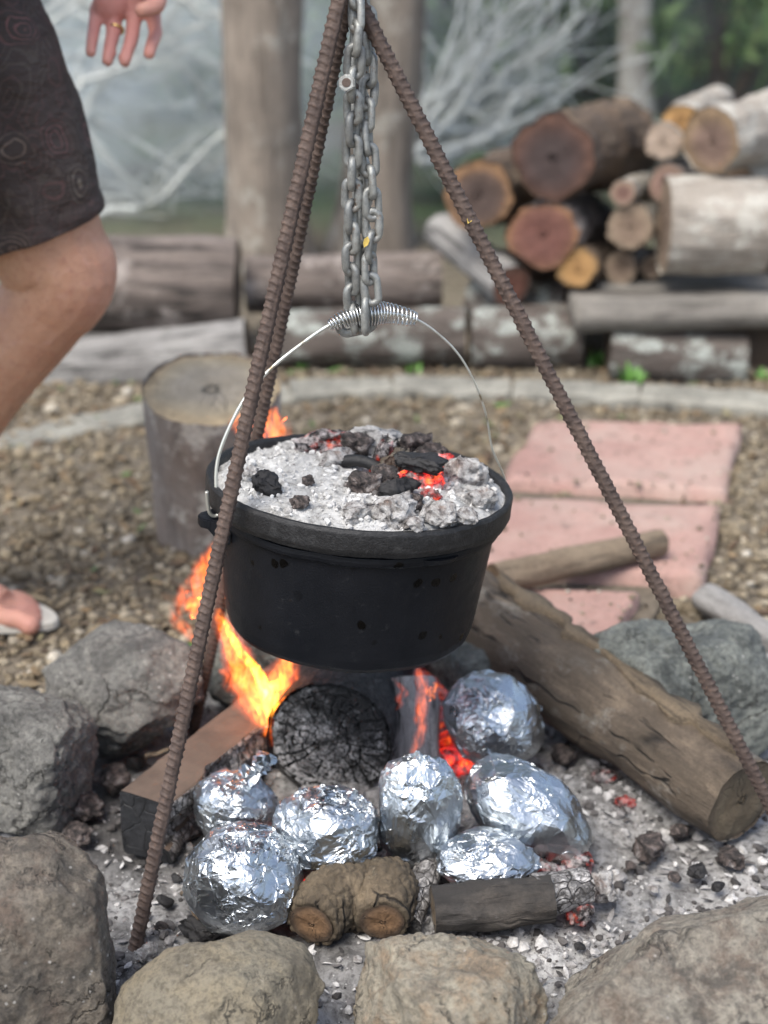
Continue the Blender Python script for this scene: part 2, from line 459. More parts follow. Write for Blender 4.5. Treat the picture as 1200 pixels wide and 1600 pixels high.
    MAT['coal_ashy'] = m.bsdf(c, 0.95, m.bump(m.math('ADD', a, m.math('MULTIPLY', b, 0.6)), 0.006, 1.0))
    m = M('cinder'); v = m.co()
    a = m.noise(v, 50, 8, 0.72, 0.6); b = m.noise(v, 150, 6, 0.75)
    c = m.ramp(a, [(0.34, (0.012, 0.011, 0.011)), (0.46, (0.05, 0.042, 0.040)), (0.54, (0.14, 0.11, 0.10)), (0.66, (0.38, 0.36, 0.35))])
    c = m.mix(m.ramp(b, [(0.36, 0.8), (0.5, 0)]), c, (0.02, 0.018, 0.018))
    MAT['cinder'] = m.bsdf(c, 0.9, m.bump(m.math('ADD', a, m.math('MULTIPLY', b, 0.6)), 0.006, 1.0))
    MAT['coal'] = MAT['cinder']
    MAT['coal_black'] = m_plain('charcoal_black', (0.016, 0.015, 0.016), 0.6, 0.5, 90, 0.002)
    MAT['emb'] = m_emb('ember', 2.2, 0.62)
    MAT['emb_low'] = m_emb('ember_low', 0.7, 0.30, (0.34, 0.31, 0.31))
    MAT['emb_red'] = m_emb('ember_red', 0.55, 0.75)
    MAT['check'] = m_check('burnt_checks', (0.50, 0.48, 0.47), 1.0, (1, 1, 0.5), 1.1)
    MAT['check_pale'] = m_check('burnt_checks_pale', (0.52, 0.50, 0.49), 1.3, (1, 1, 0.55), 1.25, (0.02, 0.017, 0.016))
    MAT['char'] = m_check('char_black', (0.07, 0.068, 0.066), 0.9, (1, 1, 0.4), 0.6)
    # wood barks
    MAT['burnt_grain'] = m_bark('burnt_grain', (0.050, 0.046, 0.043), (0.105, 0.088, 0.072), crack=(0.006, 0.005, 0.005), lichen=(0.26, 0.25, 0.24), lam=0.05, sc=1.3, cracks=0.6)
    MAT['bark_tan'] = m_bark('smooth_brown_bark', (0.145, 0.112, 0.080), (0.075, 0.058, 0.044), lichen=(0.215, 0.20, 0.175), lam=0.3, deep=0.5, cracks=1.0)
    MAT['bark_scaly'] = m_bark('scaly_bark', (0.187, 0.143, 0.094), (0.110, 0.083, 0.055), sc=1.6, deep=0.7)
    MAT['bark_fork'] = m_bark('fork_bark', (0.175, 0.135, 0.088), (0.105, 0.08, 0.053), crack=(0.02, 0.015, 0.011), lichen=(0.27, 0.23, 0.16), lam=0.15, sc=1.5, deep=0.8, cracks=0.9)
    MAT['bark_stick'] = m_bark('stick_bark', (0.26, 0.20, 0.14), (0.17, 0.125, 0.085), sc=1.2)
    MAT['bark_grey'] = m_bark('weathered_grey_wood', (0.33, 0.32, 0.305), (0.19, 0.18, 0.172), crack=(0.03, 0.028, 0.026), sc=0.6, deep=0.95)
    MAT['bark_brown'] = m_bark('weathered_brown_wood', (0.20, 0.165, 0.145), (0.115, 0.092, 0.08), crack=(0.022, 0.018, 0.016), lichen=(0.34, 0.30, 0.275), lam=0.25, sc=0.55, deep=0.95)
    MAT['bark_dark'] = m_bark('dark_bark', (0.091, 0.065, 0.048), (0.156, 0.104, 0.066), lichen=(0.286, 0.208, 0.132), lam=0.1)
    MAT['bark_lichen'] = m_bark('lichen_bark', (0.13, 0.11, 0.095), (0.09, 0.07, 0.06), lichen=(0.36, 0.385, 0.35), lam=0.38, sc=0.8)
    MAT['bark_pale'] = m_bark('pale_bark', (0.42, 0.38, 0.33), (0.30, 0.265, 0.225), lichen=(0.5, 0.48, 0.43), lam=0.4, deep=0.5)
    MAT['bark_tree'] = m_bark('tree_bark', (0.312, 0.263, 0.216), (0.194, 0.163, 0.134), lichen=(0.413, 0.388, 0.336), lam=0.25, sc=0.6, deep=0.5)
    MAT['bark_stump'] = m_bark('stump_bark', (0.223, 0.176, 0.149), (0.340, 0.310, 0.287), crack=(0.065, 0.055, 0.050), lichen=(0.603, 0.571, 0.518), lam=0.35, sc=0.8)
    MAT['dead'] = m_bark('bleached_wood', (0.66, 0.68, 0.64), (0.50, 0.52, 0.50), crack=(0.15, 0.15, 0.15), deep=0.4)
    # rocks
    MAT['rock_grey'] = m_rock('rock_grey', (0.188, 0.184, 0.169), (0.286, 0.279, 0.253), (0.150, 0.144, 0.134), 0.55, 0.7)
    MAT['rock_brown'] = m_rock('rock_brown', (0.184, 0.162, 0.136), (0.256, 0.218, 0.171), (0.136, 0.099, 0.076), 0.85, 0.8)
    MAT['rock_tan'] = m_rock('rock_tan', (0.294, 0.256, 0.189), (0.248, 0.224, 0.171), (0.331, 0.279, 0.189), 0.55, 0.3, 0.8)
    MAT['rock_pale'] = m_rock('rock_pale', (0.420, 0.381, 0.297), (0.330, 0.297, 0.234), (0.340, 0.247, 0.162), 0.55, 0.5)
    MAT['rock_right'] = m_rock('rock_mottled', (0.276, 0.246, 0.203), (0.368, 0.339, 0.279), (0.184, 0.139, 0.108), 0.8, 0.5)
    MAT['rock_blue'] = m_rock('rock_bluegrey', (0.167, 0.180, 0.162), (0.260, 0.274, 0.249), (0.112, 0.124, 0.123), 0.8, 0.8)
    # ground
    m = M('dirt'); v = m.geo()
    a = m.noise(v, 2.2, 8, 0.65); b = m.noise(v, 40, 7, 0.7)
    c = m.mix(m.ramp(a, [(0.35, 0), (0.65, 1)]), (0.19, 0.155, 0.11), (0.26, 0.22, 0.165))
    c = m.mix(m.ramp(b, [(0.38, 0.8), (0.52, 0)]), c, (0.05, 0.04, 0.03))
    c = m.mix(m.ramp(b, [(0.58, 0), (0.72, 0.6)]), c, (0.30, 0.27, 0.22))
    sp = m.t.nodes.new('ShaderNodeSeparateXYZ'); m.t.links.new(v, sp.inputs[0])
    far = m.ramp(m.math('DIVIDE', sp.outputs[1], 10.0), [(0.36, 0), (0.5, 1)])
    gc = m.mix(m.ramp(m.noise(v, 1.3, 5), [(0.4, 0), (0.6, 1)]), (0.07, 0.058, 0.04), (0.05, 0.085, 0.03))
    c = m.mix(far, c, gc)
    MAT['dirt'] = m.bsdf(c, 0.95, m.bump(b, 0.02, 0.9))
    MAT['gravel'] = m_tone('gravel', [(0, (0.060, 0.045, 0.028)), (0.3, (0.175, 0.138, 0.088)), (0.6, (0.29, 0.24, 0.165)), (0.85, (0.42, 0.37, 0.285)), (1, (0.66, 0.62, 0.54))], sc=90)
    MAT['litter'] = m_tone('leaf_litter', [(0, (0.10, 0.06, 0.035)), (0.4, (0.22, 0.15, 0.08)), (0.8, (0.30, 0.24, 0.15)), (0.93, (0.10, 0.16, 0.05)), (1, (0.12, 0.26, 0.06))], sc=60)
    m = M('paver_red'); v = m.geo()
    a = m.noise(v, 9, 7, 0.65); b = m.noise(v, 90, 6, 0.7)
    c = m.mix(m.ramp(a, [(0.35, 0), (0.65, 1)]), (0.35, 0.205, 0.175), (0.42, 0.275, 0.235))
    c = m.mix(m.ramp(b, [(0.33, 0.6), (0.48, 0)]), c, (0.2, 0.13, 0.11))
    c = m.mix(m.ramp(m.noise(v, 5, 5, 0.7), [(0.46, 0), (0.66, 0.75)]), c, (0.40, 0.315, 0.27))
    c = m.mix(m.ramp(m.noise(v, 30, 7, 0.75), [(0.34, 0.75), (0.44, 0)]), c, (0.17, 0.12, 0.10))
    MAT['paver'] = m.bsdf(c, 0.9, m.bump(b, 0.003, 0.8))
    MAT['sand'] = m_plain('bedding_sand', (0.17, 0.14, 0.105), 0.95, 0.7, 80, 0.004)
    MAT['concrete'] = m_plain('concrete', (0.29, 0.28, 0.24), 0.9, 0.75, 18, 0.003)
    MAT['plank'] = m_bark('weathered_plank', (0.27, 0.25, 0.22), (0.20, 0.185, 0.165), deep=0.5)
    # person
    m = M('skin'); v = m.co()
    a = m.noise(v, 14, 6, 0.6); b = m.noise(v, 120, 4, 0.6)
    c = m.mix(m.ramp(a, [(0.35, 0), (0.65, 1)]), (0.47, 0.245, 0.150), (0.57, 0.335, 0.215))
    c = m.mix(m.ramp(b, [(0.52, 0), (0.72, 0.5)]), c, (0.34, 0.14, 0.10))
    c = m.mix(m.ramp(m.noise(v, 38, 6, 0.7, 0.5), [(0.54, 0), (0.70, 0.5)]), c, (0.60, 0.36, 0.28))
    c = m.mix(m.ramp(m.vor(m.mapping(v, sc=(1, 1, 0.4)), 210), [(0.08, 0.55), (0.16, 0)]), c, (0.20, 0.10, 0.07))
    c = m.mix(m.attr('red'), c, (0.60, 0.25, 0.23))
    MAT['skin'] = m.bsdf(c, 0.48, m.bump(m.math('ADD', m.noise(v, 300, 5, 0.7), m.math('MULTIPLY', m.noise(v, 45, 5), 2.0)), 0.0022, 0.6), Subsurface_Weight=0.1, Subsurface_Radius=(0.012, 0.005, 0.003), Subsurface_Scale=0.5)
    # dark shorts printed with paisley rings
    m = M('paisley_cotton'); v = m.co()
    vv = m.mix(0.06, v, m.n('TexNoise', {'Vector': v, 'Scale': 9.0, 'Detail': 3.0}, out='Color'))
    d = m.vor(vv, 17); n1 = m.noise(v, 60, 5, 0.65)
    wv = m.math('SINE', m.math('MULTIPLY', m.math('ADD', d, m.math('MULTIPLY', n1, 0.08)), 62))
    base = m.mix(m.ramp(m.noise(v, 7, 4), [(0.4, 0), (0.6, 1)]), (0.036, 0.027, 0.024), (0.052, 0.038, 0.034))
    cellc = m.n('TexVoronoi', {'Vector': vv, 'Scale': 17.0}, out='Color')
    line = m.math('MULTIPLY', m.ramp(wv, [(0.45, 0), (0.8, 1)]), m.ramp(d, [(0.34, 1), (0.44, 0)]))
    lc = m.mix(m.ramp(cellc, [(0.4, 0), (0.6, 1)]), (0.16, 0.135, 0.105), (0.17, 0.080, 0.075))
    c = m.mix(m.math('MULTIPLY', line, m.ramp(n1, [(0.32, 0.2), (0.6, 0.85)])), base, lc)
    d2 = m.vor(m.mapping(vv, loc=(3, 7, 1), rot=(0.4, 0.2, 0.9), sc=(1, 1, 0.55)), 30)
    ln = m.ramp(m.math('SINE', m.math('MULTIPLY', m.math('ADD', d2, m.math('MULTIPLY', n1, 0.15)), 34)), [(0.5, 0), (0.85, 0.28)])
    c = m.mix(m.math('MULTIPLY', ln, m.ramp(d, [(0.34, 0), (0.46, 1)])), c, m.mix(m.ramp(m.noise(v, 12, 3), [(0.45, 0), (0.55, 1)]), (0.12, 0.105, 0.085), (0.13, 0.065, 0.062)))
    MAT['shorts'] = m.bsdf(c, 0.85, m.bump(m.math('ADD', m.noise(m.mapping(v, rot=(0.5, 0.7, 0), sc=(1, 1, 2.2)), 11, 5, 0.6), m.math('MULTIPLY', m.noise(v, 700, 2), 0.02)), 0.03, 0.6))
    MAT['shirt'] = m_plain('grey_cotton', (0.16, 0.17, 0.18), 0.9, 0.25, 12, 0.003)
    MAT['hair'] = m_plain('brown_hair', (0.06, 0.04, 0.03), 0.6, 0.6, 120, 0.004)
    MAT['sole'] = m_plain('cream_rubber', (0.55, 0.52, 0.46), 0.7, 0.2, 60, 0.0006)
    MAT['sole_dark'] = m_plain('dark_rubber', (0.03, 0.035, 0.045), 0.7, 0.2, 60, 0.0006)
    MAT['gold'] = m_plain('gold', (0.85, 0.62, 0.25), 0.2, 0.1, 60, 0.0001, Metallic=1.0)
    MAT['nail'] = m_plain('nail', (0.62, 0.42, 0.36), 0.35, 0.1, 60, 0.0001)
    MAT['yellow_leaf'] = m_plain('yellow_leaf', (0.50, 0.36, 0.08), 0.7, 0.4, 200, 0.0005)
    # foliage
    m = M('leaves'); v = m.co()
    c = m.ramp(m.attr('tone'), [(0, (0.035, 0.09, 0.035)), (0.5, (0.14, 0.24, 0.075)), (0.85, (0.27, 0.37, 0.13)), (1, (0.38, 0.46, 0.20))])
    MAT['leaves'] = m.bsdf(c, 0.55)
    tl = m.n('BsdfTranslucent', {'Color': c}); mx = m.n('MixShader', {0: 0.4, 1: m.out.inputs['Surface'].links[0].from_socket, 2: tl}); m.t.links.new(mx, m.out.inputs['Surface'])
    m = M('weed'); c = m.ramp(m.attr('tone'), [(0, (0.06, 0.16, 0.03)), (1, (0.16, 0.34, 0.07))])
    MAT['weed'] = m.bsdf(c, 0.6)
build_materials()

def flame_mat(name, col, k):
    """hot gas: light given off in streaks that break up the tongue"""
    m = M(name); v = m.co()
    w_ = m.mix(0.03, v, m.n('TexNoise', {'Vector': v, 'Scale': 28.0}, out='Color'))
    s1 = m.noise(m.mapping(w_, sc=(1.5, 1.0, 0.42), rot=(0, 0.45, 0)), 150, 3, 0.6, 0.3)
    f = m.ramp(s1, [(0.36, 0.02), (0.50, 0.55), (0.64, 1.5)])
    e = m.n('Emission', {'Color': col, 'Strength': m.math('MULTIPLY', f, k)})
    m.t.links.new(e, m.out.inputs['Volume'])
    try: m.mat.cycles.volume_step_rate = 0.12
    except Exception: pass
    return m.mat
FL = {'edge': flame_mat('flame_edge', (1.0, 0.17, 0.035), 40.0),
      'body': flame_mat('flame_body', (1.0, 0.22, 0.02), 70.0),
      'core': flame_mat('flame_core', (1.0, 0.40, 0.035), 260.0),
      'halo': flame_mat('flame_halo', (1.0, 0.13, 0.03), 9.0),
      'thin': flame_mat('flame_thin', (1.0, 0.12, 0.03), 26.0)}

# ================================================================== SETTING
PIT = (0.06, 1.46); PRX, PRY = 0.56, 0.46
def pit_r(x, y): return np.sqrt(((x - PIT[0]) / PRX) ** 2 + ((y - PIT[1]) / PRY) ** 2)
def ground_z(x, y):
    x = np.asarray(x, float); y = np.asarray(y, float)
    t = np.clip((pit_r(x, y) - 0.78) / 0.28, 0, 1); t = t * t * (3 - 2 * t)
    P = np.stack([x * 3, y * 3, x * 0], -1).reshape(-1, 3)
    return -0.07 * (1 - t) + (0.010 * fbm(P, 3, 5).reshape(x.shape)) * t
nr, na = 150, 160
rr = np.concatenate([[0.001], 0.03 * (160 / 0.03) ** np.linspace(0, 1, nr - 1)])
th = np.linspace(0, 2 * math.pi, na, endpoint=False)
X = PIT[0] + rr[:, None] * np.cos(th); Y = PIT[1] + rr[:, None] * np.sin(th)
Z = ground_z(X.ravel(), Y.ravel()).reshape(X.shape)
struct(link('ground', mesh_np('ground', np.stack([X, Y, Z], -1).reshape(-1, 3), grid_faces(na, nr, True)), MAT['dirt']))

def bits_mesh(name, pts, sizes, flat=(0.5, 0.9), sub=1, seed=1, tone=None, squash=None, smooth=False):
    """many small irregular pieces in one mesh"""
    rs = np.random.RandomState(seed); U, Fi = ico(sub); n = len(pts)
    nv = len(U)
    jit = 1 + 0.55 * (rs.rand(n, nv, 1) - 0.5)
    dims = np.stack([np.ones(n), rs.uniform(0.55, 1.0, n), rs.uniform(flat[0], flat[1], n)], 1)
    V = U[None] * jit * dims[:, None, :] * np.asarray(sizes)[:, None, None]
    a = rs.rand(n) * 6.283; tx = rs.normal(0, 0.35, n)
    ca, sa, ct, s_t = np.cos(a), np.sin(a), np.cos(tx), np.sin(tx)
    y1 = V[..., 1] * ct[:, None] - V[..., 2] * s_t[:, None]; z1 = V[..., 1] * s_t[:, None] + V[..., 2] * ct[:, None]
    x2 = V[..., 0] * ca[:, None] - y1 * sa[:, None]; y2 = V[..., 0] * sa[:, None] + y1 * ca[:, None]
    W = np.stack([x2, y2, z1], -1) + np.asarray(pts)[:, None, :]
    F = (Fi[None] + (np.arange(n) * nv)[:, None, None]).reshape(-1, 3)
    if tone is None: tone = rs.rand(n)
    return mesh_np(name, W.reshape(-1, 3), F, smooth, {'tone': np.repeat(tone, nv)})

# gravel and mulch over the yard
n = 21000
gy = 1.55 + (3.35 - 1.55) * RS.rand(n) ** 1.15; gx = (RS.rand(n) * 2 - 1) * (0.35 * gy + 0.35)
k = pit_r(gx, gy) > 0.93; gx, gy = gx[k], gy[k]
gs = RS.uniform(0.0035, 0.0105, len(gx)) * (1 + 0.9 * (RS.rand(len(gx)) > 0.93))
gp = np.stack([gx, gy, ground_z(gx, gy) + gs * 0.25], 1)
stuff(link('gravel', bits_mesh('gravel', gp, gs, (0.4, 0.8), 1, 3, smooth=True, tone=RS.beta(2, 2.6, len(gx))), MAT['gravel']), 'loose brown and cream gravel covering the yard', 'gravel')
def flake_mesh(name, pts, L, W, seed, tone=None, tilt=0.35, curl=0.25):
    rs = np.random.RandomState(seed); n = len(pts)
    u = np.array([-1, 0, 1]); base = np.array([[-1, 0, 0], [-0.35, 0.5, 0], [0.4, 0.45, 0], [1, 0, 0], [0.4, -0.45, 0], [-0.35, -0.5, 0]])
    V = np.repeat(base[None], n, 0); V[..., 2] = curl * (V[..., 0] ** 2) * rs.uniform(-0.5, 1, n)[:, None] + 0.25 * np.abs(V[..., 1]) * rs.uniform(0, 1, n)[:, None]
    V[..., 0] *= np.asarray(L)[:, None]; V[..., 1] *= np.asarray(W)[:, None] * 2; V[..., 2] *= np.asarray(L)[:, None]
    q = rs.normal(0, tilt, (n, 2)); a = rs.rand(n) * 6.283
    def rot(V, i, j, t):
        c, s = np.cos(t)[:, None], np.sin(t)[:, None]; A, B = V[..., i].copy(), V[..., j].copy()
        V[..., i] = A * c - B * s; V[..., j] = A * s + B * c
    rot(V, 1, 2, q[:, 0]); rot(V, 0, 2, q[:, 1]); rot(V, 0, 1, a)
    V = V + np.asarray(pts)[:, None]
    f = np.array([[0, 1, 2, 3], [0, 3, 4, 5]])
    F = (f[None] + (np.arange(n) * 6)[:, None, None]).reshape(-1, 4)
    tone = rs.rand(n) if tone is None else tone
    return mesh_np(name, V.reshape(-1, 3), F, True, {'tone': np.repeat(tone, 6)})
n = 2600
gy = 1.55 + 1.9 * RS.rand(n); gx = (RS.rand(n) * 2 - 1) * (0.35 * gy + 0.35)
k = pit_r(gx, gy) > 0.95; gx, gy = gx[k], gy[k]
gp = np.stack([gx, gy, ground_z(gx, gy) + 0.008], 1)
stuff(link('leaf_litter', flake_mesh('leaf_litter', gp, RS.uniform(0.007, 0.02, len(gx)), RS.uniform(0.003, 0.007, len(gx)), 4, tone=RS.rand(len(gx)) ** 1.3), MAT['litter']), 'dry leaf scraps scattered over the gravel', 'leaf litter')

# kerb of pale concrete at the back of the fire circle
kp = [G(x, y, 0.02) for x, y in ((-260, 760), (-20, 690), (130, 652), (300, 622), (452, 606), (612, 600), (800, 604), (1000, 612), (1210, 628), (1480, 655))]
kr = empty('kerb', (kp[4].x, kp[4].y, 0)); struct(kr)
for i in range(len(kp) - 1):
    a, b = kp[i], kp[i + 1]; d = (b - a); L = d.length - 0.006; d.normalize()
    nv_ = 24; xs = np.linspace(-L / 2, L / 2, nv_)
    prof = np.array([[-0.045, -0.06], [-0.045, 0.022], [-0.036, 0.031], [0.036, 0.031], [0.045, 0.022], [0.045, -0.06]])
    V = np.stack([np.repeat(xs[:, None], 6, 1), np.repeat(prof[None, :, 0], nv_, 0), np.repeat(prof[None, :, 1], nv_, 0)], -1).reshape(-1, 3)
    V[:, 1:] += 0.006 * np.stack([fbm(V * 14 + i * 7, 3, 2), fbm(V * 14 + i * 7, 3, 8)], 1)
    F = [grid_faces(6, nv_, True), np.array([[0, 1, 2, 5], [2, 3, 4, 5]]), np.array([[0, 5, 2, 1], [2, 5, 4, 3]]) + (nv_ - 1) * 6]
    mid = (a + b) / 2
    link('kerb_stone', mesh_np('kerb_stone', V, F, False), MAT['concrete'], kr, (mid.x - kr.location.x, mid.y - kr.location.y, -0.016 if i < 4 else -0.004), (0, 0, math.atan2(d.y, d.x)))

# red pavers leading away from the fire
pq = [[(838, 655), (1164, 660), (1136, 764), (785, 748)], [(765, 772), (1122, 786), (1098, 898), (700, 878)], [(690, 905), (1004, 924), (962, 1000), (640, 985)]]
pp = [[G(x, y, 0.03) for x, y in q] for q in pq]
allp = [p for q in pp for p in q]; pc = sum(allp, Vector()) / len(allp)
bed = np.array([[p.x, p.y, 0.006] for p in (pp[0][0] + Vector((-.02, .02, 0)), pp[0][1] + Vector((.02, .02, 0)), pp[2][2] + Vector((.02, -.01, 0)), pp[2][3] + Vector((-.02, -.01, 0)))]) - np.array([pc.x, pc.y, 0])
bed = np.vstack([bed, bed - np.array([0, 0, 0.05])])
pr = struct(link('path', mesh_np('path', bed, [np.array([[3, 2, 1, 0], [4, 5, 6, 7], [0, 1, 5, 4], [1, 2, 6, 5], [2, 3, 7, 6], [3, 0, 4, 7]])], False), MAT['sand'], loc=(pc.x, pc.y, 0)))
for i, q in enumerate(pp):
    q = [np.array(p) - np.array([pc.x, pc.y, 0]) for p in q]; N_ = 30
    u, v_ = np.meshgrid(np.linspace(0, 1, N_), np.linspace(0, 1, N_)); u = u[..., None]; v_ = v_[..., None]
    V = (q[0] * (1 - u) + q[1] * u) * (1 - v_) + (q[3] * (1 - u) + q[2] * u) * v_
    e = np.minimum(np.minimum(u, 1 - u), np.minimum(v_, 1 - v_))[..., 0]
    V[..., 2] += -0.008 * np.clip(1 - e / 0.04, 0, 1) ** 2
    V = V.reshape(-1, 3); V[:, 2] += 0.0035 * fbm(V * 12 + i * 5, 4, 3); V[:, :2] += 0.006 * np.stack([fbm(V * 10 + i, 3, 4), fbm(V * 10 + i, 3, 9)], 1) * (e.reshape(-1, 1) < 0.02)
    idx = np.arange(N_ * N_).reshape(N_, N_); ring = np.concatenate([idx[0], idx[1:, -1], idx[-1, -2::-1], idx[-2:0:-1, 0]])
    low = V[ring].copy(); low[:, 2] = -0.03; k0 = len(V); m_ = len(ring); j = np.arange(m_)
    side = np.stack([ring, k0 + j, k0 + (j + 1) % m_, np.roll(ring, -1)], 1)
    link('paver', mesh_np('paver', np.vstack([V, low]), [grid_faces(N_, N_)[:, ::-1], side[:, ::-1]], True), MAT['paver'], pr)

gq = []
for q in pp:
    q = [np.array(p) for p in q]
    for _ in range(80):
        e_ = RS.rand() ** 2.2 * 0.5; t_ = RS.rand(); u_, w_ = ((e_, t_), (1 - e_, t_), (t_, e_), (t_, 1 - e_))[RS.randint(4)]
        gq.append((q[0] * (1 - u_) + q[1] * u_) * (1 - w_) + (q[3] * (1 - u_) + q[2] * u_) * w_ + np.array([0, 0, 0.002]))
gq = np.array(gq); gz = RS.uniform(0.0014, 0.0042, len(gq)) * (1 + (RS.rand(len(gq)) > .9))
stuff(link('grit', bits_mesh('grit', gq, gz, (0.4, 0.8), 1, 77, smooth=True), MAT['gravel']), 'grit and small pebbles strewn on the red pavers', 'gravel')
# ash bed in the pit
N1, N2 = 270, 220
u = np.linspace(-1, 1, N1); v_ = np.linspace(-1, 1, N2)
X, Y = np.meshgrid(PIT[0] + u * (PRX + 0.02), PIT[1] + v_ * (PRY + 0.02))
def ash_z(x, y):
    x = np.asarray(x, float); y = np.asarray(y, float)
    P = np.stack([x.ravel(), y.ravel(), 0 * x.ravel()], 1)
    f1, f2 = worley(P * 42, 3)
    h = -0.030 + 0.012 * fbm(P * 7, 4, 21) + 0.004 * fbm(P * 45, 3, 22) + 0.006 * np.clip(0.55 - f1, 0, 1)
    h = h + 0.022 * np.exp(-(((P[:, 0] - 0.06) / 0.2) ** 2 + ((P[:, 1] - 1.5) / 0.14) ** 2))
    r = pit_r(P[:, 0], P[:, 1])
    h = h - 0.08 * np.clip((r - 0.93) / 0.08, 0, 1)
    return h.reshape(x.shape)
Z = ash_z(X, Y)
dk = np.clip(0.5 * fbm(np.stack([X.ravel() * 8, Y.ravel() * 8, X.ravel() * 0], 1), 4, 33) + 0.9 * np.exp(-(((X.ravel() + 0.26) / 0.10) ** 2 + ((Y.ravel() - 1.53) / 0.14) ** 2)), 0, 0.85)
stuff(link('ash_bed', mesh_np('ash_bed', np.stack([X, Y, Z], -1).reshape(-1, 3), grid_faces(N1, N2), True, {'tone': dk}), MAT['ash']), 'grey and white wood ash filling the fire pit', 'ash')
n = 26000
a = RS.rand(n) * 6.283; r = np.sqrt(RS.rand(n)) * 0.93
ax = PIT[0] + PRX * r * np.cos(a); ay = PIT[1] + PRY * r * np.sin(a)
kk = fbm(np.stack([ax * 16, ay * 16, ax * 0], 1), 3, 55) + 0.55 * RS.normal(size=n) > 0.25; ax, ay = ax[kk], ay[kk]; n = len(ax)
sz = 0.0010 + 0.0075 * RS.rand(n) ** 5
lk = np.exp(-(((ax + 0.26) / 0.10) ** 2 + ((ay - 1.53) / 0.14) ** 2))
stuff(link('ash_crumbs', bits_mesh('ash_crumbs', np.stack([ax, ay, ash_z(ax, ay) + sz * 0.25], 1), sz, (0.5, 0.9), 1, 8, np.clip(RS.beta(1.5, 1.3, n) - 0.55 * lk * RS.rand(n), 0, 1)), MAT['ash_bits']), 'crumbs of ash and charcoal lying in the fire pit', 'ash')
n = 1500
a = RS.rand(n) * 6.283; r = np.sqrt(RS.rand(n)) * 0.9
ax = PIT[0] + PRX * r * np.cos(a); ay = PIT[1] + PRY * r * np.sin(a)
stuff(link('ash_flakes', flake_mesh('ash_flakes', np.stack([ax, ay, ash_z(ax, ay) + 0.004], 1), RS.uniform(0.003, 0.010, n), RS.uniform(0.0008, 0.003, n), 9, RS.beta(1.2, 1.1, n)), MAT['ash_bits']), 'thin burnt splinters and flakes in the ash', 'ash')

# ================================================================== STONES ROUND THE PIT
def bboxfit(x0, y0, x1, y1, zc, dr=1.0):
    c = G((x0 + x1) / 2, (y0 + y1) / 2, zc); s = scl(c)
    d = ray((x0 + x1) / 2, (y0 + y1) / 2).normalized(); al = math.asin(-d.z)
    A = (x1 - x0) / 2 / s; B = (y1 - y0) / 2 / s; Dp = min(A * dr, 0.92 * B / math.sin(al))
    H = math.sqrt(max(B * B - (Dp * math.sin(al)) ** 2, (0.3 * B) ** 2)) / math.cos(al)
    return c, A, Dp, H
def rock_shape(seed, box=2.6, chops=9, sub=6, rough=1.0, chop=(0.62, 0.86)):
    rs = np.random.RandomState(seed); V, F = ico(sub)
    V = V / ((np.abs(V) ** box).sum(1) ** (1 / box))[:, None]
    V = V * (1 + 0.12 * fbm(V * 1.1 + seed, 2, seed))[:, None]
    for k in range(chops):
        nn = rs.normal(size=3); nn[2] *= 0.7; nn /= np.linalg.norm(nn)
        c = rs.uniform(*chop); d = V @ nn - c * (np.abs(V @ nn)).max()
        V = V - np.clip(d, 0, None)[:, None] * nn * 0.88
    for k in range(10):
        nn = rs.normal(size=3); nn /= np.linalg.norm(nn); pr_ = V @ nn; d = pr_ - rs.uniform(0.80, 0.95) * pr_.max()
        V = V - np.clip(d, 0, None)[:, None] * nn * 0.97
    nrm = V / np.linalg.norm(V, axis=1)[:, None]
    V = V + nrm * (0.035 * fbm(V * 3 + seed, 4, seed + 3) + rough * 0.020 * fbm(V * 9, 5, seed + 5, 0.6))[:, None]
    rg = 1 - np.abs(fbm(V * 2.2 + 9, 3, seed + 8)); V = V - nrm * (rough * 0.05 * np.clip(rg - 0.9, 0, 1) / 0.1)[:, None] * 0.5
    V = V / np.abs(V).max(0)
    return V, F
def rock(label, bb, zc, dr, mat, seed, rotz=0.0, **kw):
    c, A, Dp, H = bboxfit(*bb, zc, dr)
    V, F = rock_shape(seed, **kw)
    ca, sa = math.cos(rotz), math.sin(rotz)
    V = V @ np.array([[ca, sa, 0], [-sa, ca, 0], [0, 0, 1]]); V = V / np.abs(V).max(0)
    o = link('rock', mesh_np('rock', V * np.array([A, Dp, H]), F), MAT[mat], loc=c)
    return tag(o, label, 'rock', 'stones ringing the fire pit')
rock('dark grey speckled boulder behind the leftmost tripod leg, below the sandal', (52, 972, 322, 1182), 0.05, 0.9, 'rock_grey', 3, box=2.5, chops=7)
rock('rough grey boulder at the left edge, second from the front', (-95, 1072, 160, 1330), 0.035, 0.9, 'rock_grey', 8, box=2.5, chops=10, rough=1.6)
rock('big brown-grey boulder with a chipped dark facet in the bottom left corner', (-190, 1308, 214, 1720), 0.05, 0.75, 'rock_brown', 14, box=3.0, chops=8)
rock('smooth tan stone at the bottom edge, left of the pale one', (178, 1458, 530, 1730), 0.02, 0.8, 'rock_tan', 23, box=2.6, chops=5, rough=0.4, rotz=0.3)
rock('pale cream rough-topped stone at the bottom edge in the middle', (526, 1462, 855, 1740), 0.02, 0.8, 'rock_pale', 31, box=2.7, chops=8, rough=1.8)
rock('large mottled brown boulder in the bottom right corner', (828, 1385, 1400, 1800), 0.03, 0.7, 'rock_right', 44, box=2.8, chops=8, rough=1.0)
rock('rounded blue-grey boulder behind the long log at the right', (882, 944, 1235, 1215), 0.045, 0.7, 'rock_blue', 52, box=2.4, chops=6)
rock('sooty grey rock behind the flames under the pot', (318, 958, 520, 1130), 0.03, 0.7, 'rock_blue', 61, box=2.6, chops=6)
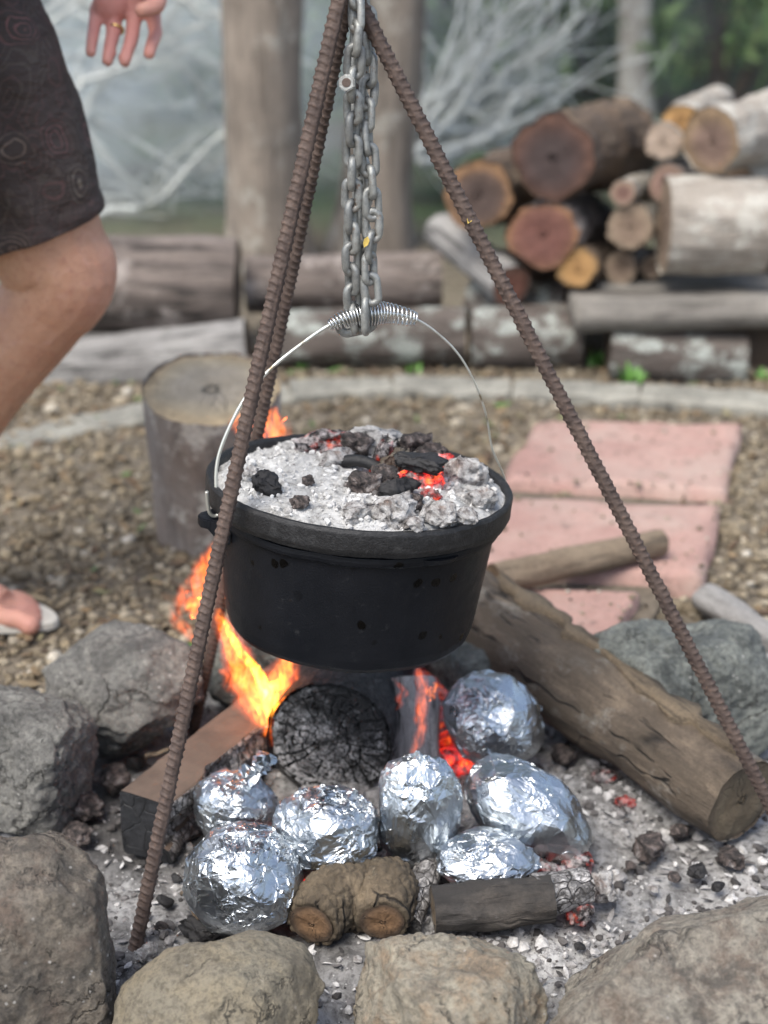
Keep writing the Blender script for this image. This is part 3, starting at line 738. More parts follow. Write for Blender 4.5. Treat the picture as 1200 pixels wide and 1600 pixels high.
rock('dark boulder hidden behind the long log, right of the flames', (640, 1000, 800, 1130), 0.02, 0.6, 'rock_blue', 67, box=2.6, chops=6)

# ================================================================== LOGS
def disc_mesh(rim, name, amp=0.02, seed=0, nr_=10):
    """polar disc with the outline rim (n,2), local z up"""
    n = len(rim); t = np.linspace(0.0, 1, nr_ + 1)[1:]
    V = np.concatenate([[[0, 0, 0]], np.concatenate([np.c_[rim * k, np.zeros(n)] for k in t])])
    R = np.abs(rim).max(); V[:, 2] += amp * R * fbm(V / R * 2.5 + seed, 3, seed); V[1 + n * (nr_ - 1):, 2] -= 0.02 * R
    F = [grid_faces(n, nr_, True) + 1, np.stack([np.zeros(n, int), 1 + np.arange(n), 1 + (np.arange(n) + 1) % n], 1)]
    return mesh_np(name, V, F)
def log(name, label, cat, p0, p1, r0, r1, bark, ends=(None, None), seed=1, nseg=44, nlen=60, lump=0.07, rough=0.03, bend=0.0, oval=1.0, group=None, roll=0.0):
    p0, p1 = Vector(p0), Vector(p1); L = (p1 - p0).length
    q = (p1 - p0).to_track_quat('Z', 'Y') @ Quaternion((0, 0, 1), roll)
    t = np.linspace(0, 1, nlen); z = t * L
    P = np.stack([bend * L * np.sin(t * math.pi), 0.4 * bend * L * np.sin(t * 4.1), z], 1)
    rad = r0 + (r1 - r0) * t; th_ = np.linspace(0, 6.2832, nseg, endpoint=False)
    C3 = np.stack([np.repeat(np.cos(th_)[None], nlen, 0), np.repeat(np.sin(th_)[None], nlen, 0), np.repeat((z / r0)[:, None], nseg, 1)], -1).reshape(-1, 3)
    k = 1 + lump * fbm(C3 * np.array([1, 1, 0.5]) + seed * 3.1, 3, seed) + rough * fbm(C3 * np.array([6, 6, 1.0]) + seed, 3, seed + 4)
    Rr = rad[:, None] * k.reshape(nlen, nseg)
    V = np.stack([P[:, 0][:, None] + Rr * np.cos(th_), P[:, 1][:, None] + oval * Rr * np.sin(th_), np.repeat(z[:, None], nseg, 1)], -1)
    zo = 0.02 * r0 * fbm(np.stack([np.cos(th_), np.sin(th_), th_ * 0], 1) * 3 + seed, 2, seed)
    V[0, :, 2] += zo; V[-1, :, 2] += zo
    me = mesh_np(name, V.reshape(-1, 3), grid_faces(nseg, nlen, True))
    o = link(name, me, MAT[bark] if isinstance(bark, str) else bark, loc=p0, rot=q)
    tag(o, label, cat, group)
    for i, e in ((0, ends[0]), (-1, ends[1])):
        rim = V[i, :, :2] - P[i, :2]
        if i == 0: rim = rim * np.array([1, -1])
        e = e or (0.9 * 0.2, 0.9 * 0.14, 0.9 * 0.1)
        if not isinstance(e, bpy.types.Material):
            e = MAT[e] if isinstance(e, str) else m_end('sawn_end', *e, R=(r0, r1)[i]) if len(e) == 3 and isinstance(e[0], tuple) else m_plain('dull_end', e, 0.9, 0.5, 60, 0.002)
        dm = disc_mesh(rim * 0.998, 'cut_end', 0.03, seed)
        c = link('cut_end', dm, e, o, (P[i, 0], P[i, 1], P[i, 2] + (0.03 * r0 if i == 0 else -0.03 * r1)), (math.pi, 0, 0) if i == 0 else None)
    return o
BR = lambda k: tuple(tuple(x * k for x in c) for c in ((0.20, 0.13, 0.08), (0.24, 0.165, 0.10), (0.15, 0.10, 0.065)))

# long log leaning over the right side of the fire
a = G(1162, 1252, 0.030); b = G(735, 955, 0.062); b = b + (b - a).normalized() * 0.10
lg = log('log', 'long smooth brown log lying along the right side of the fire pit', 'log', a, b, 0.049, 0.062, 'bark_tan', (((0.15, 0.115, 0.075), (0.17, 0.135, 0.09), (0.13, 0.10, 0.07)), 'char'), 5, 64, 160, 0.09, 0.02, 0.02)
# loose bark ridge splitting along its upper side
L = (b - a).length
for k, (t0, t1, ang) in enumerate(((0.02, 0.42, 1.15), (0.30, 0.78, 1.35))):
    n = 40; t = np.linspace(t0, t1, n)
    P = np.stack([np.zeros(n), np.zeros(n), t * L], 1)
    th_ = ang + 0.12 * fbm(np.stack([t * 14, t * 0, t * 0 + k], 1), 2, 3)
    # direction facing up in log frame is found from the object's rotation
    up = lg.rotation_quaternion.inverted() @ Vector((0, 0, 1)); a0 = math.atan2(up.y, up.x)
    th_ = a0 + (th_ - 1.25) * 1.0 + 0.12
    rad = 0.0545 + (0.013) * t
    C = np.stack([rad * np.cos(th_), rad * np.sin(th_), t * L], 1)
    wdt = 0.016 * np.sin(np.linspace(0.15, math.pi - 0.15, n)) * (1 + 0.5 * fbm(np.stack([t * 30, t * 0, t * 0], 1), 3, 5))
    tang = np.stack([-np.sin(th_), np.cos(th_), 0 * t], 1); rd = np.stack([np.cos(th_), np.sin(th_), 0 * t], 1)
    rows = [C - tang * wdt[:, None] - rd * 0.004, C - tang * wdt[:, None] + rd * 0.004, C + rd * 0.0075, C + tang * wdt[:, None] + rd * 0.0055, C + tang * wdt[:, None] - rd * 0.003]
    V = np.stack(rows, 1).reshape(-1, 3)
    V += 0.0012 * fbm(V * 130, 3, 4)[:, None]
    link('bark_flake', mesh_np('bark_flake', V, grid_faces(5, n)), MAT['bark_scaly'], lg)

# charred log facing the camera
ce = G(516, 1158, 0.052)
ax_ = Vector((0.16, 1.0, -0.05)).normalized()
o = log('charred_log', 'thick burnt log with a black cracked end facing the camera', 'log', ce, ce + ax_ * 0.34, 0.073, 0.066, 'char', ('char', 'char'), 9, 64, 60, 0.03, 0.02)
for c_ in [c_ for c_ in o.children][:1]:
    # crazed end: radial and ring cracks cut into a fine disc
    me_old = c_.data
    na_, nr_ = 220, 110
    th_ = np.linspace(0, 6.2832, na_, endpoint=False)
    rim = 0.0735 * (1 + 0.05 * fbm(np.stack([np.cos(th_), np.sin(th_), th_ * 0], 1) * 1.2 + 4, 3, 6))
    rr_ = np.linspace(0.01, 1, nr_)
    Xd = (rr_[:, None] * rim * np.cos(th_)); Yd = (rr_[:, None] * rim * np.sin(th_))
    Tn = np.repeat(th_[None], nr_, 0); Rn = np.repeat(rr_[:, None], na_, 1)
    wob = fbm(np.stack([Xd.ravel() * 30, Yd.ravel() * 30, Xd.ravel() * 0], 1), 3, 12)
    nsp = 27
    sp = (Tn.ravel() / 6.2832 * nsp + 0.25 * wob + 0.15 * np.sin(Rn.ravel() * 9))
    fr = np.abs(sp - np.round(sp)); sid = np.round(sp).astype(int) % nsp
    wd = (0.030 + 0.10 * _h(sid, sid, sid, 3)) / np.clip(Rn.ravel(), 0.25, 1) * 0.55
    start = 0.05 + 0.6 * _h(sid, sid * 3, sid, 9)
    cr1 = np.clip(1 - fr / wd, 0, 1) * (Rn.ravel() > start)
    rg = Rn.ravel() * 5.2 + 0.5 * wob + 0.5 * _h(np.floor(sp).astype(int), sid * 0, sid * 0, 5)
    fr2 = np.abs(rg - np.round(rg)); cr2 = np.clip(1 - fr2 / 0.07, 0, 1) * (vnoise(np.stack([Xd.ravel() * 55, Yd.ravel() * 55, Xd.ravel() * 0 + 3], 1), 8) > 0.05)
    f1, f2 = worley(np.stack([Xd.ravel() * 190, Yd.ravel() * 190, Xd.ravel() * 0], 1), 4)
    cr3 = np.clip(1 - (f2 - f1) / 0.12, 0, 1) * 0.5
    crk = np.maximum(np.maximum(cr1, cr2), cr3)
    Zd = -0.011 * np.maximum(cr1, cr2 * 0.7) - 0.0028 * cr3 + 0.0025 * wob - 0.006 * np.clip(Rn.ravel() - 0.93, 0, 1) / 0.07
    me = mesh_np('cut_end', np.stack([Xd.ravel(), Yd.ravel(), Zd], 1), grid_faces(na_, nr_, True), True, {'crk': crk})
    m = M('crazed_char'); v = m.co()
    sepn = m.t.nodes.new('ShaderNodeSeparateXYZ'); m.t.links.new(v, sepn.inputs[0])
    pn = m.noise(v, 55, 6, 0.7); low = m.math('MULTIPLY', sepn.outputs[1], 14.0)
    rad_ = m.noise(v, 42, 6, 0.7)
    f = m.math('ADD', m.math('ADD', m.math('MULTIPLY', low, 0.45), m.math('MULTIPLY', sepn.outputs[0], 3.0)), m.math('MULTIPLY', m.math('SUBTRACT', rad_, 0.43), 3.4), True)
    c2 = m.mix(f, (0.016, 0.0165, 0.018), (0.50, 0.50, 0.505))  # ash grey, brightened so the colour also carries the silvery sheen
    c2 = m.mix(m.ramp(pn, [(0.56, 0), (0.72, 0.55)]), c2, (0.22, 0.22, 0.225))
    c2 = m.mix(m.ramp(m.attr('crk'), [(0.04, 0), (0.28, 1)]), c2, (0.004, 0.004, 0.004))
    m.bsdf(c2, 0.5, m.bump(m.noise(v, 260, 5, 0.75), 0.003, 0.9))
    c_.data = me; me.materials.append(m.mat); c_.location.z = 0.004
# weathered half-burnt log behind it, bark showing under the pot
a = G(500, 1110, 0.085); b = G(650, 1040, 0.085)
log('log', 'brown bark log lying behind the black cracked log under the pot', 'log', a + Vector((0, 0.10, -0.01)), b + Vector((0.02, 0.14, 0.0)), 0.040, 0.045, 'bark_scaly', ('char', 'char'), 13)
MAT['wedge'] = m_bark('ash_grain', (0.58, 0.565, 0.55), (0.40, 0.385, 0.37), crack=(0.015, 0.013, 0.012), sc=1.2, deep=1.0, cracks=1.0)
# pale burnt wedge to the right of the charred end
a = G(650, 1205, 0.0); b = D(640, 1062, a.y + 0.07)
log('burnt_wedge', 'ash-grey burnt wedge of wood standing right of the black cracked end', 'firewood', a, b, 0.030, 0.030, 'wedge', ('check', 'check'), 17, 44, 50, 0.12, 0.02, oval=0.8)
a = G(706, 1170, 0.0); b = a + Vector((-0.06, 0.20, 0.02))
log('ember_log', 'short dark log glowing dull red behind the topmost foil parcel', 'firewood', a, b, 0.030, 0.033, MAT['emb_low'], (MAT['emb_red'], 'char'), 19)
# forked piece in front with two sawn faces: one merged body, remeshed, then barked
nb1, nb2 = np.array(G(598, 1438, 0.012)), np.array(G(489, 1442, 0.010)); bk = np.array(G(622, 1398, -0.002)) + np.array([0.0, 0.012, -0.004]); jn = np.array(G(560, 1412, 0.006))
pt_ = [tube(spline([jn, jn * .5 + bk * .5, bk], 20), np.array([.034] * 5 + [.036] * 10 + [.034] * 5), 28), tube(spline([bk * .6 + jn * .4, nb1 + [.004, .040, .004], nb1 + [.001, .015, .001], nb1], 24), np.linspace(.033, .0245, 24), 24), tube(spline([bk * .3 + jn * .7, nb2 + [.022, .035, .004], nb2 + [.006, .014, .001], nb2], 24), np.linspace(.034, .0255, 24), 24)]
V, F = join(pt_); tmp = link('raw', mesh_np('raw', V, F)); md = tmp.modifiers.new('r', 'REMESH'); md.mode = 'VOXEL'; md.voxel_size = 0.0021
md = tmp.modifiers.new('s', 'SMOOTH'); md.factor = 0.5; md.iterations = 2
me = bpy.data.meshes.new_from_object(tmp.evaluated_get(bpy.context.evaluated_depsgraph_get())); bpy.data.objects.remove(tmp)
co = np.zeros(len(me.vertices) * 3, dtype=np.float32); me.vertices.foreach_get('co', co); co = co.reshape(-1, 3); no = np.zeros(len(co) * 3, dtype=np.float32); me.vertices.foreach_get('normal', no); no = no.reshape(-1, 3)
f1, f2 = worley(co * np.array([95, 60, 95]), 6); flat_ = np.clip((np.minimum(np.linalg.norm(co - nb1, axis=1), np.linalg.norm(co - nb2, axis=1)) - 0.020) / 0.006, 0, 1); co = co + no * (flat_ * (0.0016 * fbm(co * 60, 4, 3) + 0.0030 * np.clip((f2 - f1) * 4, 0, 1)))[:, None]
me.vertices.foreach_set('co', (co - jn).astype(np.float32).ravel()); me.update(); me.name = 'forked_log'; me.materials.clear()
for p in me.polygons: p.use_smooth = True
fk = link('forked_log', me, MAT['bark_fork'], loc=jn); tag(fk, 'short stubby forked log with two sawn brown faces at the front of the fire', 'firewood')
for c_, r_, d_ in ((nb1, .0225, (-.03, -1, -.05)), (nb2, .0235, (-.40, -1, -.05))):
    a_ = np.linspace(0, 6.2832, 40, endpoint=False); rim = np.stack([np.cos(a_), np.sin(a_) * 0.92], 1) * r_ * (1 + 0.05 * fbm(np.stack([np.cos(a_), np.sin(a_), a_ * 0], 1), 2, 4))[:, None]
    d_ = Vector(d_).normalized(); link('cut_end', disc_mesh(rim, 'cut_end', 0.05, 3), m_end('sawn_face', (0.21, 0.12, 0.06), (0.15, 0.09, 0.05), (0.07, 0.048, 0.032), r_, 2.3), fk, Vector(c_) - Vector(jn) + d_ * 0.0036, d_.to_track_quat('Z', 'Y'))
# white-checked burnt piece between the forked log and the flat foil parcel
a = G(640, 1445, 0.0); b = G(690, 1335, 0.0) + Vector((0.0, 0.03, 0.01))
log('burnt_stick', 'thin white-checked burnt stick right of the forked log', 'firewood', a, b, 0.012, 0.018, 'check_pale', ('char', 'check'), 24, 30, 40, 0.12, 0.03)
# split stick with charred tip
a = G(676, 1422, 0.012); b = G(862, 1404, 0.016)
log('split_stick', 'dark split stick lying before the flat foil parcel', 'firewood', a, b, 0.0245, 0.024, 'burnt_grain', (((0.16, 0.12, 0.08), (0.13, 0.10, 0.07), (0.07, 0.055, 0.045)), 'check'), 27, 48, 70, 0.20, 0.03, oval=0.80)
a = G(835, 1402, 0.014); b = G(918, 1385, 0.012)
log('burnt_stub', 'white-checked burnt stub at the right end of the dark split stick', 'firewood', a, b, 0.0255, 0.019, 'check_pale', ('check', MAT['emb_low']), 28, 40, 40, 0.14, 0.03)
# stick resting on the pavers, and grey scraps at the right edge
log('stick', 'straight brown stick lying across the red pavers', 'stick', G(770, 905, 0.055), G(1032, 848, 0.052), 0.0235, 0.021, 'bark_stick', (BR(0.8), BR(0.9)), 33)
log('driftwood', 'weathered grey split wood at the right edge above the blue-grey boulder', 'firewood', G(1102, 932, 0.025), G(1300, 1065, 0.025), 0.024, 0.028, 'bark_grey', (BR(1.1), BR(1.0)), 35, oval=0.8, lump=0.14)
log('driftwood', 'lower grey branch at the right edge, beside the blue-grey boulder', 'firewood', G(1172, 1032, 0.015), G(1330, 1130, 0.015), 0.018, 0.022, 'bark_grey', (BR(0.8), BR(0.8)), 36, lump=0.16)
# squared timber, burnt on its end and right side
fa = G(232, 1345, -0.024); fb = G(408, 1100, 0.056); dirv = Vector((fb.x - fa.x, fb.y - fa.y, 0)); Lb = dirv.length + 0.10; dirv.normalize()
nx, ny, nz = 26, 90, 26; W_, H_ = 0.066, 0.080
bm = bmesh.new(); bmesh.ops.create_cube(bm, size=1); bmesh.ops.subdivide_edges(bm, edges=bm.edges[:], cuts=23, use_grid_fill=True)
V = np.array([v.co[:] for v in bm.verts]); F = np.array([[v.index for v in f.verts] for f in bm.faces]); bm.free()
V = np.sign(V) * (0.5 - 0.5 * (np.maximum(0, 0.5 - np.abs(V)) / 0.5) ** 1.0)
Vb = V * np.array([W_, Lb, H_]) + np.array([0, Lb / 2, 0])
edge = (np.abs(V[:, 0]) > 0.49) & (np.abs(V[:, 2]) > 0.49)
Vb[edge, 0] *= 0.965; Vb[edge, 2] *= 0.97
Vb += 0.0012 * np.stack([fbm(Vb * 40, 3, s_) for s_ in (1, 2, 3)], 1)
rgt = V[:, 0] > 0.3
eat = np.clip(fbm(Vb * np.array([1, 22, 30]) + 3, 3, 7) + 0.5, 0, 2) * 0.010 + 0.006 * (V[:, 2] < 0)
Vb[:, 0] -= np.where(rgt, eat * (V[:, 0] - 0.3) / 0.2, 0)
low = (V[:, 2] < -0.2) & (V[:, 1] < -0.3)
Vb[:, 1] += np.where(low, 0.030 * (-V[:, 2] - 0.2) * (0.5 + V[:, 0]) , 0)
me = mesh_np('timber', Vb, F, False)
fn = np.zeros(len(me.polygons) * 3, dtype=np.float32); me.polygons.foreach_get('normal', fn); fn = fn.reshape(-1, 3)
mi = np.where(fn[:, 2] > 0.6, 0, np.where(fn[:, 1] < -0.6, 1, np.where(fn[:, 0] > 0.35, 2, 1))).astype(np.int32)
MAT['timber_top'] = m_plain('scorched_timber', (0.115, 0.082, 0.062), 0.75, 0.5, 22, 0.0015)
m = M('charred_flat'); v = m.co()
c2 = m.mix(m.ramp(m.noise(v, 40, 6, 0.7), [(0.4, 0), (0.75, 1)]), (0.012, 0.013, 0.015), (0.035, 0.036, 0.04))
ce_ = m.vor(m.mix(0.012, v, m.n('TexNoise', {'Vector': v, 'Scale': 40.0}, out='Color')), 34, 'DISTANCE_TO_EDGE')
c2 = m.mix(m.ramp(ce_, [(0.0, 1), (0.02, 0)]), c2, (0.002, 0.002, 0.002))
MAT['charflat'] = m.bsdf(c2, 0.5, m.bump(m.math('ADD', m.math('MULTIPLY', m.ramp(ce_, [(0, 0), (0.03, 1)]), 0.4), m.noise(v, 90, 6, 0.7)), 0.003, 0.7))
me.polygons.foreach_set('material_index', mi)
tb = link('timber', me, [MAT['timber_top'], MAT['charflat'], MAT['check_pale']], loc=(fa.x, fa.y, -0.024 + H_ / 2), rot=(0, 0, math.atan2(dirv.y, dirv.x) - math.pi / 2))
tag(tb, 'squared timber with a black burnt end pointing at the left tripod foot', 'timber')

# ================================================================== COALS
def coal(name, label, c, dims, mat, seed, rot=(0, 0, 0), cat='coal', sub=4, **kw):
    kw.setdefault('chops', 14); kw.setdefault('chop', (0.5, 0.8))
    V, F = rock_shape(seed, sub=sub, rough=2.2, **kw)
    V = V + 0.15 * np.stack([fbm(V * 2.6 + k, 4, seed + k, 0.6) for k in range(3)], 1)
    o = link(name, mesh_np(name, V * np.array(dims), F), MAT[mat], loc=c, rot=rot)
    return tag(o, label, cat)
def pitcoal(label, px, py, w_, h_, mat, seed, z=-0.012, name='coal', dr=1.0, **kw):
    c = G(px, py, z); s = scl(c)
    coal(name, label, c, (w_ / 2 / s, w_ / 2 / s * dr, h_ / 2 / s), mat, seed, (0, 0, seed * 0.7), **kw)
pitcoal('glowing red coal between the two left foil balls and the forked log', 490, 1368, 56, 54, 'emb', 101, 0.0)
pitcoal('glowing coal showing behind the lower left foil ball', 425, 1300, 60, 56, 'emb_red', 102, 0.0)
pitcoal('small flat ember-red coal lying against the long log', 948, 1213, 46, 22, 'emb_low', 103, -0.01, dr=0.6)
pitcoal('tiny magenta-red ember lying alone in the ash', 976, 1252, 30, 18, 'emb_red', 104, -0.014)
pitcoal('ashy coal glowing pink right of the flat foil parcel', 852, 1365, 66, 46, 'emb_low', 105, 0.0)
pitcoal('glowing coal at the tip of the white-checked stub', 905, 1425, 44, 40, 'emb_low', 106, -0.005)
pitcoal('pale oval ash-skinned coal above the bottom right boulder', 943, 1392, 50, 62, 'coal_ashy', 107, 0.0)
pitcoal('red glowing coal under the topmost foil parcel', 712, 1185, 70, 60, 'emb', 108, 0.0)
pitcoal('dark purple-brown charcoal chunk in the right ash', 1010, 1322, 56, 44, 'coal', 109, -0.014)
pitcoal('flat brown charcoal stub near the right edge below the long log', 1142, 1342, 64, 32, 'coal', 110, -0.014, dr=0.6)
pitcoal('small black coal left of the brown charcoal stub', 1088, 1362, 32, 24, 'coal_black', 111, -0.014)
pitcoal('dark coal peeping from under the long log, above the right foil potato', 880, 1178, 40, 32, 'coal', 112, -0.01)
pitcoal('flat black charcoal slab before the lower left foil ball', 330, 1448, 92, 40, 'coal_black', 113, -0.016, dr=0.9)
pitcoal('round white ash lump beside the left tripod foot', 232, 1488, 36, 36, 'coal_ashy', 114, -0.012)
pitcoal('dark charcoal lump left of the squared timber', 132, 1262, 62, 44, 'coal', 115, -0.012)
pitcoal('second dark charcoal lump left of the timber, nearer the grey boulder', 180, 1215, 60, 40, 'coal', 116, -0.012)
pitcoal('grey charcoal chunk touching the big bottom left boulder', 120, 1302, 54, 34, 'coal', 117, -0.012)
pitcoal('red coal in the gap between the forked log and the split stick', 668, 1392, 34, 40, 'emb', 118, -0.006)
pitcoal('pink glowing coal under the right foil potato', 905, 1352, 60, 46, 'emb_low', 119, -0.005)
for px, py, s_, lab in ((215, 1190, 34, 'charcoal bit above the end of the squared timber, by the grey boulder'), (258, 1408, 30, 'charcoal bit right of the left tripod leg, level with the big foil ball'),
        (276, 1372, 22, 'tiny charcoal bit under the black end of the squared timber'), (1055, 1372, 26, 'charcoal bit above the bottom right boulder, left of the black coal'),
        (1062, 1296, 34, 'charcoal bit tucked under the cut end of the long log'), (862, 1222, 40, 'charcoal bit touching the right foil potato at its upper right'),
        (985, 1352, 24, 'small charcoal bit below the purple-brown chunk'), (1020, 1388, 22, 'small charcoal bit on the edge of the bottom right boulder'),
        (560, 1500, 20, 'crumb of charcoal in the gap between the two bottom middle stones'), (252, 1446, 26, 'charcoal crumb nearest the left tripod foot'),
        (1122, 1384, 26, 'charcoal bit below the flat brown stub near the right edge'), (905, 1478, 22, 'crumb of charcoal left of the bottom right boulder, below the stub')):
    k_ = int(px * 7 + py)
    c = G(px, py, -0.018); s = scl(c); V, F = rock_shape(k_ % 997, sub=3, rough=2, chops=14, chop=(0.5, 0.8))
    o = link('charcoal_bit', mesh_np('charcoal_bit', V * s_ / 2 / s * np.array([1, 0.8, 0.6]), F, False), MAT[('coal', 'coal_black', 'coal_ashy')[k_ % 3]], loc=c, rot=(0.3, 0.2, px))
    tag(o, lab, 'coal', 'small loose charcoal bits')

# twigs lying about
def twig(label, pts, r, seed):
    P = np.array([G(x, y, z)[:] for x, y, z in pts]); c = P.mean(0); Q = spline(P - c, 30); Q += 0.0025 * np.stack([fbm(np.stack([np.linspace(0, 6, 30), np.full(30, k * 4.0 + seed), np.zeros(30)], 1), 2, seed) for k in range(3)], 1)
    V, F = tube(Q, np.linspace(r, r * .55, 30), 8); o = link('twig', mesh_np('twig', V, F), MAT['bark_stick'], loc=c); tag(o, label, 'twig')
twig('thin grey twig by the dark speckled boulder, behind the left tripod leg', ((226, 1185, .0), (258, 1172, .004), (296, 1166, .002)), .0028, 1)
twig('twig leaning on the ash below the big round foil ball', ((288, 1392, .0), (300, 1415, .002), (312, 1438, -.004)), .003, 2)
twig('short twig lying left of the sandal tip on the gravel', ((98, 972, .01), (135, 976, .012), (168, 986, .01)), .003, 3)
twig('thin curved stem sticking out of the coals onto the forked log', ((505, 1366, .03), (530, 1382, .035), (548, 1400, .028)), .002, 4)
twig('dry stalk beside the right edge above the blue-grey boulder', ((1120, 1030, .02), (1160, 1046, .024), (1210, 1058, .02)), .003, 5)
twig('pale stalk lying in the gap between the two bottom left stones', ((175, 1590, -.01), (195, 1570, -.005), (222, 1545, -.01)), .004, 6)

# ================================================================== FOIL PARCELS
def subdiv(V, F):
    e = np.sort(np.concatenate([F[:, [0, 1]], F[:, [1, 2]], F[:, [2, 0]]]), 1)
    ue, inv = np.unique(e, axis=0, return_inverse=True); inv = inv.reshape(3, -1)
    k = len(V) + inv
    V2 = np.vstack([V, (V[ue[:, 0]] + V[ue[:, 1]]) / 2])
    F2 = np.concatenate([np.stack([F[:, 0], k[0], k[2]], 1), np.stack([F[:, 1], k[1], k[0]], 1), np.stack([F[:, 2], k[2], k[1]], 1), np.stack([k[0], k[1], k[2]], 1)])
    return V2, F2, len(V)
def crumple(seed, n=520, amp=0.05, levels=3, aniso=(1, 1, 1)):
    """irregular triangulated skin, folded at three scales; some areas stay smooth"""
    rs = np.random.RandomState(seed)
    P = rs.normal(size=(n, 3)); P /= np.linalg.norm(P, axis=1)[:, None]
    Q = P * np.array(aniso); Q /= np.linalg.norm(Q, axis=1)[:, None]
    bm = bmesh.new()
    for p in Q: bm.verts.new(p)
    bmesh.ops.convex_hull(bm, input=bm.verts[:]); bm.verts.index_update()
    V = np.array([v.co[:] for v in bm.verts]); F = np.array([[v.index for v in f.verts] for f in bm.faces]); bm.free()
    wgt = lambda V_: np.clip(0.85 + 0.8 * fbm(V_ * 1.7 + seed, 2, seed + 2), 0.45, 1.5)
    V = V * (1 + amp * wgt(V) * rs.uniform(-1, 1, len(V)))[:, None]
    a = amp * 0.38
    for l in range(levels):
        V, F, n0 = subdiv(V, F)
        d = V[n0:]; g = wgt(d)[:, None]; V[n0:] = d * (1 + a * g * rs.uniform(-1, 1, (len(d), 1))) + a * 0.6 * g * rs.normal(size=d.shape)
        a *= 0.44
    return V, F
def foil(label, bb, zc, seed, dr=0.95, roll=0.0, amp=0.046, n=520, aniso=(1, 1, 1), dims=None, pear=0.0, twist=None):
    c, A, Dp, H = bboxfit(*bb, zc, dr)
    V, F = crumple(seed, n, amp, 3, aniso)
    V = V * (1 + 0.10 * fbm(V * 1.3 + seed, 2, seed))[:, None]
    V[:, :2] *= (1 + pear * V[:, 2])[:, None]
    if dims is not None:
        s = scl(c); A, Dp, H = (d / s for d in dims)
    V = V * np.array([A, Dp, H])
    # roll in the picture plane: turn about the line of sight
    o = link('foil_parcel', mesh_np('foil_parcel', V, F, False), MAT['foil'], loc=c)
    if roll:
        o.rotation_mode = 'QUATERNION'; o.rotation_quaternion = Quaternion(ray((bb[0] + bb[2]) / 2, (bb[1] + bb[3]) / 2).normalized(), roll)
    tag(o, label, 'foil parcel', 'foil-wrapped potatoes in the coals')
    if twist:
        p = [np.array(D(x, y, c.y - 0.005)) - np.array(c) for x, y in twist]
        Pp = spline(p, 16); rs = np.random.RandomState(seed)
        Vt, Ft = tube(Pp, np.interp(np.linspace(0, 1, 16), [0, .35, .6, .85, 1], [.012, .0055, .010, .011, .004])[:, None] * (1 + 0.5 * rs.uniform(-1, 1, (16, 12))), 12)
        link('foil_twist', mesh_np('foil_twist', Vt, Ft, False), MAT['foil'], o)
    return o
foil('foil-wrapped potato with a twisted foil tail, upper left of the seven', (300, 1200, 430, 1318), 0.040, 201, amp=0.042, twist=[(385, 1215), (402, 1206), (411, 1192), (414, 1178)])
foil('big round foil ball, lowest and furthest left', (293, 1288, 471, 1466), 0.028, 202, amp=0.040, n=760)
foil('foil parcel with a folded flap, directly below the cracked log end', (428, 1226, 592, 1376), 0.045, 203, amp=0.042, n=620, aniso=(1, 1, 1.2))
foil('upright egg-shaped foil parcel in the middle, above the forked log', (588, 1176, 722, 1354), 0.060, 204, amp=0.035, n=460, aniso=(1.25, 1, 1), dr=0.85)
foil('topmost foil parcel, under the right side of the pot', (686, 1056, 856, 1200), 0.055, 205, amp=0.04, n=460, aniso=(1, 1.25, 1), dims=(80, 68, 72), roll=0.45)
foil('smooth oblong foil potato furthest right', (733, 1180, 914, 1348), 0.040, 206, amp=0.024, n=520, aniso=(1, 1, 1.25), dims=(104, 72, 70), roll=0.62)
foil('small flattened foil parcel at the front, on the dark split stick', (682, 1296, 836, 1394), 0.026, 207, amp=0.045, dr=0.8)

# ================================================================== CAMP OVEN
POT_Y = 1.48
lidc = D(563, 748, POT_Y)
Rp = Matrix.Rotation(math.radians(-2.5), 4, 'X') @ Matrix.Rotation(math.radians(4.8), 4, 'Y')
RIM = 0.166
pbase = lidc - (Rp.to_3x3() @ Vector((0, 0, RIM)))
PM = Matrix.Translation(pbase) @ Rp
PMI = PM.inverted()
s_lid = scl(lidc)
KP = (240 / s_lid) / 0.1655            # pot scaled so that its lid spans the picture width
def lp(P): return np.array([(PMI @ Vector(p))[:] for p in P])
def lid_at(px, py, h):                 # point on the lid plane at local height h
    n_ = Rp.to_3x3() @ Vector((0, 0, 1)); p0 = PM @ Vector((0, 0, h)); d = ray(px, py)
    return CP + d * ((p0 - CP).dot(n_) / d.dot(n_))
pot = empty('camp_oven', pbase, Rp.to_euler())
tag(pot, 'black cast iron camp oven hanging over the fire with ash heaped on its lid', 'camp oven')
def kp(pr): return [(r * KP, z) for r, z in pr]
body = kp([(0, 0.003), (0.09, 0.001), (0.122, 0.002), (0.1295, 0.005), (0.1345, 0.011), (0.1372, 0.020), (0.140, 0.04), (0.1445, 0.08), (0.149, 0.115), (0.1505, 0.125), (0.1555, 0.1275), (0.1565, 0.131), (0.156, 0.136), (0.150, 0.137), (0.146, 0.132), (0.140, 0.06), (0.13, 0.012), (0.0, 0.008)])
bp = np.array(body); bp = np.vstack([np.linspace(bp[i], bp[i + 1], 6, endpoint=False) for i in range(len(bp) - 1)] + [bp[-1:]])
V, F = lathe(bp, 120); V = V + 0.0006 * np.stack([fbm(V * 30, 3, s_) for s_ in (1, 2, 3)], 1)
pb = link('pot_body', mesh_np('pot_body', V, F), MAT['iron'], pot)
lidp = kp([(0.146, 0.1372), (0.158, 0.1375), (0.1625, 0.1395), (0.1650, 0.145), (0.1655, 0.156), (0.1655, 0.163), (0.1640, 0.1662), (0.1605, 0.1665), (0.1580, 0.1640), (0.1555, 0.154), (0.150, 0.1515), (0.10, 0.154), (0.05, 0.157), (0, 0.158)])
